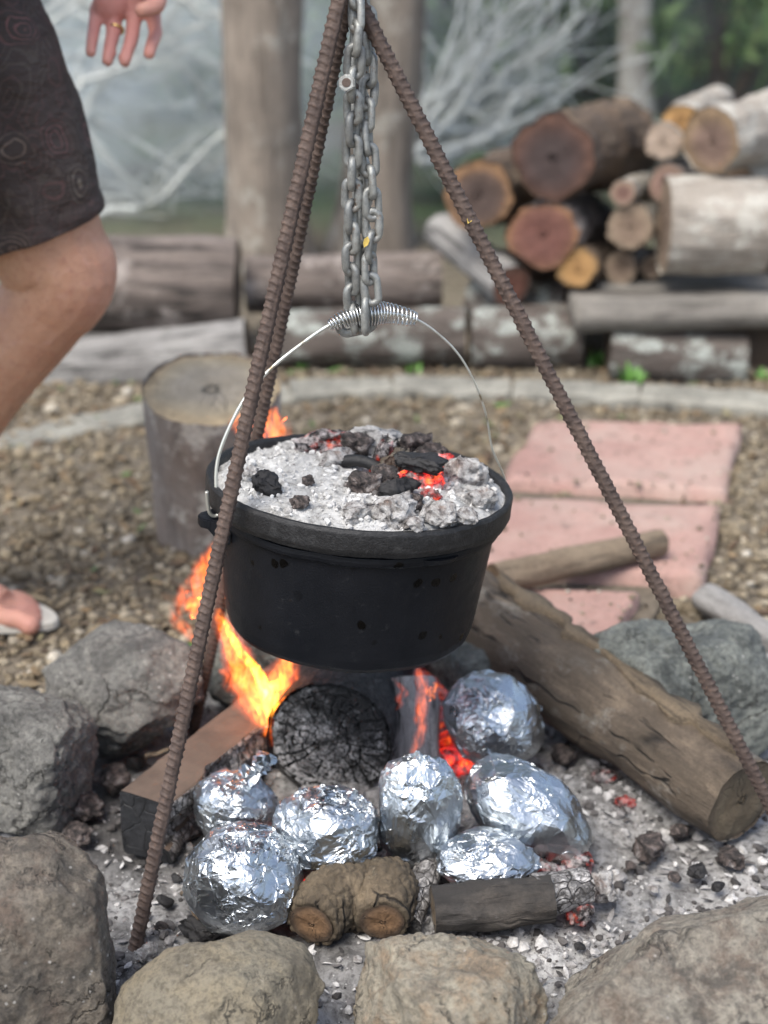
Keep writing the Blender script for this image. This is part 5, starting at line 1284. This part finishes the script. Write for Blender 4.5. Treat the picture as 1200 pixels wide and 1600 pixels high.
pile('pale-barked log at the top right with its brown end facing left', (1112, 222, 3.20), (1330, 150, 3.60), 50, 'bark_pale', ((0.19, 0.125, 0.10), (0.24, 0.165, 0.115), (0.29, 0.20, 0.12)), 89)
pile('split orange-edged log at the top, left of the pale-barked one', (1062, 190, 3.36), (1120, 165, 3.7), 30, 'bark_pale', orr, 90)
pile('pale rough wood chunk at the top of the pile, left of the orange split', (1036, 222, 3.30), (1062, 205, 3.6), 28, 'bark_pale', ((0.40, 0.31, 0.24), (0.44, 0.35, 0.28), (0.38, 0.29, 0.22)), 91)
dlog('log', 'biggest pale-barked log lying sideways at the right, sawn orange at its right end', 'log', (1036, 352, 3.20), (1192, 352, 3.20), 76, 78, 'bark_pale', (tn, orr), 92, GP)
pile('pale log behind the biggest pale one, at the right edge', (1150, 285, 3.45), (1330, 262, 3.6), 40, 'bark_pale', tn, 93)
# extra logs just outside the frame carry the pile on
dlog('log', 'long dark log at the base of the pile behind the plank', 'log', (760, 430, 3.62), (1250, 430, 3.62), 44, 44, 'bark_dark', (BR(.4), BR(.4)), 95, GP)
# weeds by the kerb
def weed(label, px, py, hgt, nb, seed):
    rs = np.random.RandomState(seed); c = G(px, py, 0.0); Vs, Fs, tn_ = [], [], []
    for i in range(nb):
        a = rs.rand() * 6.283; L = hgt * rs.uniform(0.6, 1.1); w_ = L * rs.uniform(0.10, 0.2); lean = rs.uniform(0.25, 0.9)
        t = np.linspace(0, 1, 6); P = np.stack([np.cos(a) * lean * L * t ** 1.5, np.sin(a) * lean * L * t ** 1.5, L * t * (1 - 0.35 * t * lean)], 1) + np.array([rs.normal(0, .008), rs.normal(0, .008), 0])
        ww = w_ * np.sin(np.pi * np.clip(t * 0.92 + 0.06, 0, 1)); sdv = np.array([-np.sin(a), np.cos(a), 0])
        Vs.append(np.stack([P - sdv * ww[:, None], P + sdv * ww[:, None] + [0, 0, .002]], 1).reshape(-1, 3)); Fs.append(grid_faces(2, 6)); tn_.append(np.full(12, rs.rand()))
    V, F = join(list(zip(Vs, Fs))); o = link('weed', mesh_np('weed', V, F, True, {'tone': np.concatenate(tn_)}), MAT['weed'], loc=c); tag(o, label, 'weed', 'weeds along the kerb')
weed('bright green weed tuft on the kerb below the red-ended lichen log', 985, 606, 0.055, 16, 1)
weed('tiny green weed at the right end of the kerb', 1192, 598, 0.035, 10, 2)
weed('small mossy tuft at the foot of the log under the spring grip', 470, 578, 0.03, 12, 3)
weed('yellow-green tuft between the two lichen logs behind the kerb', 930, 578, 0.05, 14, 4)
weed('low mossy tuft left of the kerb joint behind the chain', 640, 586, 0.028, 10, 5)

# ================================================================== TREES AND SCRUB BEHIND
def leaf_mesh(name, clumps, n, size, seed, dens=None):
    rs = np.random.RandomState(seed); clumps = np.array(clumps)      # x,y,z,rx,ry,rz
    k = rs.randint(0, len(clumps), n); d = rs.normal(size=(n, 3)); d /= np.linalg.norm(d, axis=1)[:, None]
    P = clumps[k, :3] + d * (rs.rand(n, 1) ** 0.45) * clumps[k, 3:]
    tone = np.clip(0.45 + 0.25 * rs.normal(size=n) + 0.3 * (_h(k, k, k, seed) - 0.5), 0, 1)
    return flake_mesh(name, P, rs.uniform(0.6, 1.3, n) * size, rs.uniform(0.35, 0.6, n) * size * 0.5, seed + 1, tone, tilt=0.9)
def tree(label, base, top, r0, r1, seed, crown=True, h=4.6, bark='bark_tree'):
    base, top = Vector(base), Vector(top); d = (top - base); d = d / d.z
    n = 90; z = np.linspace(-0.05, h, n); P = np.stack([d.x * z, d.y * z, z], 1); P[:, 0] += 0.02 * np.sin(z * 1.7 + seed)
    R = np.interp(z, [-.05, .15, 1.0, h], [r0 * 1.35, r0, r1, r1 * 0.45])
    ns = 40; th_ = np.linspace(0, 6.2832, ns, endpoint=False)
    C3 = np.stack([np.repeat(np.cos(th_)[None], n, 0), np.repeat(np.sin(th_)[None], n, 0), np.repeat(z[:, None] * 4, ns, 1)], -1).reshape(-1, 3)
    Rr = R[:, None] * (1 + 0.06 * fbm(C3 + seed, 3, seed) + 0.03 * fbm(C3 * np.array([6, 6, 1.5]), 3, seed + 2)).reshape(n, ns)
    V, F = tube(P, Rr, ns); t_ = empty('tree', base); tag(t_, label, 'tree')
    trunk = link('trunk', mesh_np('trunk', V, F), MAT[bark], t_)
    if crown:
        rs = np.random.RandomState(seed); cl = []
        for i in range(6):
            zz = rs.uniform(0.55, 0.98) * h; a = rs.rand() * 6.283; L = rs.uniform(0.7, 1.5)
            s0 = np.array([d.x * zz, d.y * zz, zz]); e = s0 + np.array([math.cos(a) * L, math.sin(a) * L, 0.5 * L])
            V, F = tube(spline([s0, (s0 + e) / 2 + [0, 0, .12], e], 14), np.linspace(0.045, 0.012, 14), 10); link('limb', mesh_np('limb', V, F), MAT[bark], trunk)
            cl.append([*e, 0.6, 0.6, 0.4]); cl.append([*((s0 + e) / 2 + [0, 0, .3]), 0.5, 0.5, 0.35])
        link('crown', leaf_mesh('crown', cl, 3200, 0.06, seed), MAT['leaves'], t_)
    return t_
b1 = D(428, 405, 4.15); t1 = D(408, 0, 4.10)
tree('grey-brown tree trunk left of the tripod apex, the wider one', (b1.x, b1.y, 0), (t1.x, t1.y, t1.z), 60 / scl(b1), 64 / scl(t1), 5)
b2 = D(585, 395, 4.35); t2 = D(602, 0, 4.35)
tree('grey-brown tree trunk rising behind the chain and right tripod leg', (b2.x, b2.y, 0), (t2.x, t2.y, t2.z), 56 / scl(b2), 50 / scl(t2), 6)
b3 = D(985, 230, 7.2); t3 = D(985, 0, 7.2)
tree('thin pale tree trunk far behind the woodpile', (b3.x, b3.y, 0), (t3.x, t3.y, t3.z), 0.075, 0.07, 7, bark='bark_pale')
for i, (px, Y_, lab) in enumerate(((900, 8.2, 'slim dark trunk in the scrub, left of the far pale trunk'), (1090, 8.8, 'dark trunk in the scrub, right of the far pale trunk'), (720, 8.6, 'dark far trunk in the scrub behind the bleached fan of branches'))):
    b_ = D(px, 230, Y_); t_ = D(px + 8, 0, Y_); tree(lab, (b_.x, b_.y, 0), (t_.x, t_.y, t_.z), 0.09, 0.08, 20 + i, bark='bark_dark')
# bleached dead branches
def dead(label, base, branches, r0, seed):
    o = empty('dead_tree', D(*base)); tag(o, label, 'dead branches'); B0 = np.array(o.location); rs = np.random.RandomState(seed)
    for i, (pts, r) in enumerate(branches):
        P = spline([np.array(D(*p)) - B0 for p in pts], 24); L = np.linalg.norm(P[-1] - P[0])
        P = P + 0.085 * L * np.stack([fbm(np.stack([np.linspace(0, 4, 24), np.full(24, i * 3.3 + k), np.zeros(24)], 1), 2, seed + k) for k in range(3)], 1)
        V, F = tube(P, np.linspace(r, r * 0.35, 24), 10); br = link('branch', mesh_np('branch', V, F), MAT['dead'], o)
        for j in range(9):
            k = rs.randint(4, 22); d = P[min(k + 2, 23)] - P[k - 2]; d /= np.linalg.norm(d); e = P[k] + (d + rs.normal(0, .55, 3)) * L * rs.uniform(.15, .4)
            V, F = tube(spline([P[k], (P[k] + e) / 2 + rs.normal(0, .02, 3), e], 10), np.linspace(r * .32, r * .12, 10), 6); link('twig', mesh_np('twig', V, F), MAT['dead'], br)
rsb = np.random.RandomState(12); fan = []
for i in range(24):
    u_ = i / 23; s0 = (rsb.uniform(600, 660), rsb.uniform(170, 260), rsb.uniform(4.9, 5.3)); e = (rsb.uniform(700, 780) + 170 * u_ + 20, -60 + 260 * u_ + rsb.uniform(-60, 30), rsb.uniform(4.9, 5.5))
    m_ = ((s0[0] + e[0]) / 2 + 15, (s0[1] + e[1]) / 2 + rsb.uniform(0, 45), (s0[2] + e[2]) / 2); fan.append(((s0, m_, e), rsb.uniform(.009, .019)))
fan += [(((600, 245, 5.0), (680, 232, 5.0), (780, 200, 5.0), (860, 130, 5.0)), .019), (((610, 235, 5.1), (700, 190, 5.1), (800, 120, 5.1)), .016)]
dead('bleached white fan of dead branches right of the second trunk', (630, 250, 5.0), fan, .03, 3)
tang = []
for i in range(34):
    cx, cy = rsb.uniform(90, 360), rsb.uniform(-40, 350); a_ = rsb.uniform(-1.1, 0.9); L_ = rsb.uniform(90, 200); y_ = rsb.uniform(4.7, 5.3)
    s0 = (cx - L_ * math.cos(a_), cy - L_ * math.sin(a_), y_); e = (cx + L_ * math.cos(a_), cy + L_ * math.sin(a_), y_ + rsb.uniform(-.2, .3)); tang.append(((s0, (cx, cy + rsb.uniform(-25, 25), y_), e), rsb.uniform(.005, .015)))
dead('tangle of bleached dead branches in the smoke left of the wider trunk', (300, 290, 4.9), tang, .03, 4)
# scrub: each bush its own clumps of leaves
def bush(label, px, Y_, w_, h_, n, seed, size=0.05):
    c = D(px, 100, Y_); rs = np.random.RandomState(seed); cl = []
    for i in range(26):
        a = rs.rand() * 6.283; r = rs.rand() ** 0.5 * w_; z = rs.rand() ** 0.8 * h_
        f = 1 - 0.45 * (z / h_) ** 2
        cl.append([math.cos(a) * r * f, math.sin(a) * r * 0.6 * f, z + 0.1, w_ * .28, w_ * .25, h_ * .16])
    o = empty('bush', (c.x, c.y, 0)); tag(o, label, 'bush', 'green scrub at the back')
    link('foliage', leaf_mesh('foliage', cl, n, size, seed), MAT['leaves'], o)
    st = [tube(spline([(rs.normal(0, .05), rs.normal(0, .05), -.05), (rs.normal(0, .15), rs.normal(0, .1), h_ * .4), (cl[i][0] * .8, cl[i][1] * .8, cl[i][2])], 10), np.linspace(.018, .005, 10), 6) for i in range(7)]
    for V, F in st: link('stem', mesh_np('stem', V, F), MAT['bark_dark'], o)
for i, (px, Y_, w_, h_, lab) in enumerate((
    (1120, 7.6, 0.9, 1.5, 'bright green bush at the top right above the pale-barked log'), (830, 7.9, 0.8, 1.4, 'dark green bush behind the largest dark log'),
    (970, 9.2, 1.1, 2.0, 'deep green scrub behind the thin pale trunk'), (1300, 8.4, 1.0, 1.8, 'green scrub at the right edge of the frame'),
    (660, 7.6, 0.8, 1.3, 'green bush behind the fan of bleached branches'), (520, 8.2, 0.8, 1.5, 'green bush seen between the two tree trunks'),
    (300, 7.4, 0.9, 1.4, 'smoky green bush behind the left tangle of branches'), (120, 7.8, 1.0, 1.6, 'smoky green bush behind the hand'),
    (-80, 8.0, 1.0, 1.6, 'green bush at the left edge behind the shorts'), (250, 10.5, 1.5, 2.2, 'farthest smoky bush on the left'), (700, 10.8, 1.6, 2.3, 'farthest dark bush behind the middle'), (1150, 11.0, 1.7, 2.4, 'farthest dark bush on the right'))):
    bush(lab, px, Y_, w_, h_, 4600, 50 + i, 0.055)
bpy.context.view_layer.update()

# ================================================================== PERSON WALKING IN FROM THE LEFT
def limb(pts, rads, n=24, ns=20, ell=None):
    P = spline(pts, n); R = np.interp(np.linspace(0, 1, n), np.linspace(0, 1, len(rads)), rads)
    return tube(P, R, ns)
def ball(c, r, s=(1, 1, 1)):
    V, F = ico(3); return V * np.array(s) * r + np.array(c), [F]
LY = 1.97
KN = np.array(D(98, 432, LY)); AN = np.array([KN[0] - 0.272, LY + 0.005, 0.105]); HP = np.array([KN[0] - 0.175, LY - 0.02, 0.90])
parts = []
parts.append(limb([HP, HP * .5 + KN * .5 + [0.02, 0, 0], KN + [-.02, 0, .05], KN, KN + (AN - KN) * .12], [.098, .090, .077, .070, .060]))
sh = AN - KN
parts.append(limb([KN, KN + sh * .15, KN + sh * .35 + [-.018, 0, 0], KN + sh * .6 + [-.006, 0, 0], KN + sh * .85, AN, AN + [0, 0, -.05]], [.066, .061, .064, .050, .039, .036, .034]))
parts.append(ball(KN + [.018, 0, .012], .054, (1, 1, 1.15)))
parts.append(ball(KN + [.000, 0, -.032], .051))
# foot: toes point right
TO = np.array(G(68, 962, 0.03)); d = TO - AN; d[2] = 0; d /= np.linalg.norm(d); sdv = np.array([d[1], -d[0], 0])      # sdv points to the big-toe side (towards the camera)
if sdv[1] > 0: sdv = -sdv
base = np.array([AN[0], AN[1], 0.0])
Lf = np.linalg.norm((TO - AN)[:2])
parts.append(limb([base + [0, 0, .09] - d * .01, base + d * Lf * .25 + [0, 0, .070], base + d * Lf * .55 + [0, 0, .050], base + d * Lf * .74 + [0, 0, .038]], [.036, .034, .027, .021]))
parts.append(limb([base - d * .045 + [0, 0, .038], base + d * .02 + [0, 0, .034], base + d * Lf * .4 + [0, 0, .034]], [.026, .031, .024]))
for k, (off, ln, r) in enumerate(((.028, 1.0, .0145), (.010, .99, .0098), (-.006, .95, .0092), (-.021, .90, .0088), (-.034, .84, .0085))):
    p0 = base + d * Lf * .58 + sdv * off * .8 + [0, 0, .040]; p1 = base + d * Lf * (ln - .16) + sdv * off + [0, 0, .034]; p2 = base + d * Lf * (ln - .02) + sdv * off + [0, 0, .029]
    parts.append(limb([p0, p1, (p1 + p2) / 2 + [0, 0, .004], p2], [r * 1.35, r, r * .95, r * 1.02], 14, 12)); parts.append(ball(p2, r * 1.03))
# pelvis, trailing right leg, torso, arms, head (beyond the frame)
BY = LY - 0.13; PX = HP[0] - 0.01
parts.append(limb([(PX, BY, .86), (PX, BY, .98), (PX + .01, BY, 1.12), (PX + .03, BY, 1.30), (PX + .04, BY, 1.42)], [.135, .15, .145, .155, .10], 30, 28))
parts.append(limb([(PX, BY - .10, .90), (PX, BY + .10, .90)], [.105, .105], 8)); parts.append(limb([(PX + .04, BY - .17, 1.40), (PX + .04, BY, 1.42), (PX + .04, BY + .17, 1.40)], [.062, .08, .062], 14))
RK = np.array([PX - .10, BY - .12, .47]); RA = np.array([PX - .40, BY - .12, .17])
parts.append(limb([(PX, BY - .11, .90), (PX - .05, BY - .12, .68), RK], [.098, .088, .068])); parts.append(limb([RK, RK + (RA - RK) * .35 + [-.012, 0, 0], RA], [.063, .06, .036]))
parts.append(limb([RA, RA + [.05, 0, -.05], RA + [.15, 0, -.11]], [.034, .033, .020])); parts.append(ball(RA + [.16, 0, -.125], .022, (1.3, 1.6, .8)))
parts.append(limb([(PX + .04, BY, 1.42), (PX + .06, BY, 1.53)], [.062, .056], 8))
HD = np.array([PX + .085, BY, 1.63])
parts.append(ball(HD, .098, (1, .80, 1.18))); parts.append(ball(HD + [.03, 0, -.055], .062, (1, .85, .9))); parts.append(ball(HD + [.098, 0, -.012], .017, (1, .8, 1.3)))
for s_ in (-1, 1): parts.append(ball(HD + [-.005, s_ * .080, -.005], .026, (.8, .35, 1.2)))
WR = np.array(D(203, -80, 2.06)); EL = np.array([PX + .14, BY + .22, 1.14]); SL = np.array([PX + .04, BY + .19, 1.40])
parts.append(limb([SL, EL, WR], [.052, .042, .029], 30))
ER = np.array([PX - .09, BY - .22, 1.12]); WR2 = np.array([PX - .05, BY - .23, .88])
parts.append(limb([(PX + .04, BY - .19, 1.40), ER, WR2], [.052, .042, .028], 30))
for k, off in enumerate((-.027, -.009, .009, .027)):
    parts.append(limb([WR2 + [off * .5, 0, .01], WR2 + [off, 0, -.085], WR2 + [off + .004, .012, -.125], WR2 + [off + .006, .03, -.155]], [.012, .0115, .0088, .0078], 14, 12))
parts.append(limb([WR2 + [.012, .005, -.02], WR2 + [.045, .015, -.06], WR2 + [.05, .02, -.10]], [.014, .011, .009], 12, 12))
# left hand, palm towards the camera, fingers hanging and curled
HY = 2.05
fing = [((151, 22), (146, 50), (142, 82), .0080), ((180, 26), (175, 60), (168, 95), .0087), ((210, 26), (206, 60), (195, 96), .0088), ((239, 24), (243, 52), (233, 84), .0087)]
for (b_, m_, t_, r) in fing:
    p0 = np.array(D(b_[0], b_[1], HY)); p1 = np.array(D(m_[0], m_[1], HY - .022)); p2 = np.array(D(t_[0], t_[1], HY - .052))
    wr = WR + (p0 - WR) * .12
    parts.append(limb([wr, WR * .45 + p0 * .55 + [0, .003, 0], p0 + [0, .002, 0]], [.015, .0145, .0118], 12, 12))
    parts.append(limb([p0 + [0, .004, .004], (p0 + p1) / 2 + [0, 0, 0], p1, (p1 + p2) / 2 + [0, -.002, 0], p2], [.0100, r * 1.06, r * 1.02, r * .96, r * .86], 22, 14)); parts.append(ball(p2, r * .88))
th0 = WR + [.012, -.008, -.02]; th1 = np.array(D(240, -15, HY - .020)); th2 = np.array(D(243, 8, HY - .048)); th3 = np.array(D(222, 16, HY - .066))
parts.append(limb([th0, th1, th2, th3], [.018, .0165, .0115, .0095], 20, 14)); parts.append(ball(th3, .0098))
parts.append(ball(np.array(D(172, 5, HY - .008)), .017, (1.3, .7, 1.3)))
V, F = join(parts); me = mesh_np('person_raw', V, F); tmp = link('person_raw', me)
md = tmp.modifiers.new('r', 'REMESH'); md.mode = 'VOXEL'; md.voxel_size = 0.0033; md.use_smooth_shade = True
md = tmp.modifiers.new('s', 'SMOOTH'); md.factor = 0.5; md.iterations = 3
dg = bpy.context.evaluated_depsgraph_get(); me = bpy.data.meshes.new_from_object(tmp.evaluated_get(dg)); bpy.data.objects.remove(tmp)
me.name = 'person'; me.materials.clear()
co = np.zeros(len(me.vertices) * 3, dtype=np.float32); me.vertices.foreach_get('co', co); co = co.reshape(-1, 3)
hc = np.array(D(195, 60, HY)); red = np.exp(-(((co - hc) ** 2).sum(1)) / .12 ** 2) * .85 + .55 * np.exp(-(((co - TO) ** 2).sum(1)) / .10 ** 2)
knd = np.exp(-(((co - KN - [.05, 0, -.01]) ** 2).sum(1)) / .06 ** 2) * .3
at = me.attributes.new('red', 'FLOAT', 'POINT'); at.data.foreach_set('value', np.clip(red + knd, 0, .9).astype(np.float32))
for p in me.polygons: p.use_smooth = True
me.materials.append(MAT['skin'])
person = link('person', me); tag(person, 'person in dark paisley shorts and cream sandals stepping in from the left, arm hanging', 'person')
# shorts: one loft per leg plus the seat, folds and a hem
def cloth_leg(top, knee, rt, rb, seed, hem):
    n, ns = 70, 72; P = spline([top, top * .5 + knee * .5 + [.012, 0, 0], knee], n); t = np.linspace(0, 1, n); th_ = np.linspace(0, 6.2832, ns, endpoint=False)
    C3 = np.stack([np.repeat(np.cos(th_)[None] * 1.6, n, 0), np.repeat(np.sin(th_)[None] * 1.6, n, 0), np.repeat(t[:, None] * 5, ns, 1)], -1).reshape(-1, 3)
    dia = np.stack([np.repeat(np.cos(th_)[None] * 1.2, n, 0) + t[:, None] * 2, np.repeat(np.sin(th_)[None] * 1.2, n, 0), np.repeat(t[:, None] * 3.2, ns, 1) - np.sin(th_)[None]], -1).reshape(-1, 3)
    R = (rt + (rb - rt) * t)[:, None] + (0.005 * fbm(C3 + seed, 3, seed) - 0.007 * np.abs(fbm(dia * 1.3 + seed, 2, seed + 3))).reshape(n, ns) + .004
    R[-5:-2] += .0018; V, F = tube(P, R, ns, False)
    V2, _ = tube(P, R - .003, ns, False); k = len(V); e = (n - 1) * ns + np.arange(ns); e2 = (n - 1) * ns + (np.arange(ns) + 1) % ns
    return np.vstack([V, V2]), [F[0], F[0][:, ::-1] + k, np.stack([e, e2, e2 + k, e + k], 1)]
V, F = cloth_leg(HP + [0, -.01, .06], KN + [-.030, 0, .062], .128, .092, 4, 0); so = link('shorts', mesh_np('shorts', V, F), MAT['shorts'], person)
V, F = cloth_leg(np.array([PX, BY - .11, .95]), RK + [.02, 0, .07], .125, .092, 9, 0); link('shorts_leg', mesh_np('shorts_leg', V, F), MAT['shorts'], so)
V, F = limb([(PX, BY, .84), (PX, BY, .95), (PX, BY, 1.06)], [.165, .178, .165], 12, 30); link('shorts_seat', mesh_np('shorts_seat', V, F), MAT['shorts'], so)
V, F = limb([(PX, BY, 1.0), (PX + .01, BY, 1.12), (PX + .03, BY, 1.30), (PX + .04, BY, 1.46)], [.178, .165, .178, .10], 24, 30); sh_ = link('shirt', mesh_np('shirt', V, F), MAT['shirt'], person)
for e_, s0 in ((EL, SL), (ER, np.array([PX + .04, BY - .19, 1.40]))):
    V, F = limb([s0 + [0, 0, .03], s0 * .4 + e_ * .6], [.075, .062], 10, 20); link('sleeve', mesh_np('sleeve', V, F), MAT['shirt'], sh_)
Vh, Fh = ico(4); k = (Vh[:, 2] > -.1) | (Vh[:, 0] < -.2); Vh = Vh * np.array([.108, .089, .126]) * (1 + .03 * fbm(Vh * 9, 3, 3))[:, None]
Vh[~k] *= .8; link('hair', mesh_np('hair', Vh + HD + np.array([-.012, 0, .012]), Fh), MAT['hair'], person)
for s_ in (-1, 1):
    V, F = ball(HD + np.array([.088, s_ * .032, .008]), .011); link('eye', mesh_np('eye', V, F), MAT['nail'], person)
# ring on the ring finger
rp = (np.array(D(181, 46, HY - .012))); rd_ = np.array(D(178, 62, HY - .022)) - np.array(D(183, 28, HY)); rd_ /= np.linalg.norm(rd_)
t = np.linspace(0, 6.2832, 32); V, F = tube(np.stack([.0092 * np.cos(t), .0092 * np.sin(t), 0 * t], 1), .0019, 8, False)
ro = link('ring', mesh_np('ring', V, F), MAT['gold'], loc=rp, rot=Vector(rd_).to_track_quat('Z', 'Y')); tag(ro, 'gold ring on the hanging hand', 'ring')
# sandals
def sandal(base, d, L, label, strap=True):
    sdv_ = np.array([-d[1], d[0], 0]); n = 40; a = np.linspace(0, 6.2832, n, endpoint=False)
    prof = L / 2 * np.cos(a); wd = np.sin(a) * np.interp(prof / L, [-.5, -.3, 0, .3, .5], [.036, .036, .040, .054, .046])
    ctr = base + d * (L * .5 - .062)
    O = np.array([ctr + d * p_ + sdv_ * q_ for p_, q_ in zip(prof, wd)])
    rows = [(0.000, .97), (0.004, 1.0), (0.0135, 1.0), (0.016, .985)]
    V = np.concatenate([(O - ctr) * s_ * [1, 1, 0] + ctr * [1, 1, 0] + [0, 0, base[2] + z_] for z_, s_ in rows]); 
    F = [grid_faces(n, 4, True)]; k = len(V); V = np.vstack([V, ctr * [1, 1, 0] + [0, 0, base[2]], ctr * [1, 1, 0] + [0, 0, base[2] + .0162]]); j = np.arange(n); j2 = (j + 1) % n
    F += [np.stack([np.full(n, k), j2, j], 1), np.stack([np.full(n, k + 1), 3 * n + j, 3 * n + j2], 1)]
    me = mesh_np('sandal', V, F, False); o = link('sandal', me, [MAT['sole'], MAT['sole_dark']], person)
    mi = np.zeros(len(me.polygons), dtype=np.int32); mi[:n] = 1; me.polygons.foreach_set('material_index', mi); o['label'] = label
    for s_ in (-1, 1):
        p0 = ctr * [1, 1, 0] + d * L * .27 + [0, 0, base[2] + .018] + sdv_ * .0; p1 = p0 - d * .05 + [0, 0, .045] + sdv_ * s_ * .022; p2 = p0 - d * .10 + sdv_ * s_ * .036 + [0, 0, -.004]
        V, F = tube(spline([p0, p1, p2], 14), .0045, 8); link('strap', mesh_np('strap', V, F), MAT['sole_dark'], o)
sandal(base + [0, 0, .012], d, .320, 'cream-topped sandal with a dark sole')
sandal(np.array([RA[0] + .01, RA[1], .012]), np.array([1.0, 0, 0]), .285, 'cream-topped sandal on the trailing foot')

# ================================================================== SMOKE DRIFTING BEHIND
def smoke(label, c, dims, dens, seed):
    V, F = ico(4); m = M('smoke')
    v = m.co(); g = m.n('TexGradient', {'Vector': m.mapping(v, sc=tuple(1 / d_ for d_ in dims))}, gradient_type='SPHERICAL')
    nz = m.ramp(m.noise(v, 3.4, 5, 0.62, 0.8), [(0.38, 0.02), (0.52, 0.45), (0.68, 1.6)])
    dn = m.math('MULTIPLY', m.math('MULTIPLY', m.math('MULTIPLY', g, g), nz), dens)
    vol = m.n('VolumePrincipled', {'Color': (0.91, 0.965, 1.0, 1), 'Density': dn, 'Anisotropy': 0.2}); m.t.links.new(vol, m.out.inputs['Volume'])
    o = link('smoke', mesh_np('smoke', V * np.array(dims), F), m.mat, loc=c); o['label'] = label; o['category'] = 'smoke'; o['kind'] = 'stuff'
smoke('thin blue-white smoke drifting over the bleached branches', D(190, 110, 5.15), (1.45, 0.95, 0.95), 4.3, 1)
smoke('faint haze of smoke before the green scrub at the right', D(880, 60, 6.1), (1.7, 0.8, 1.0), 0.4, 2)
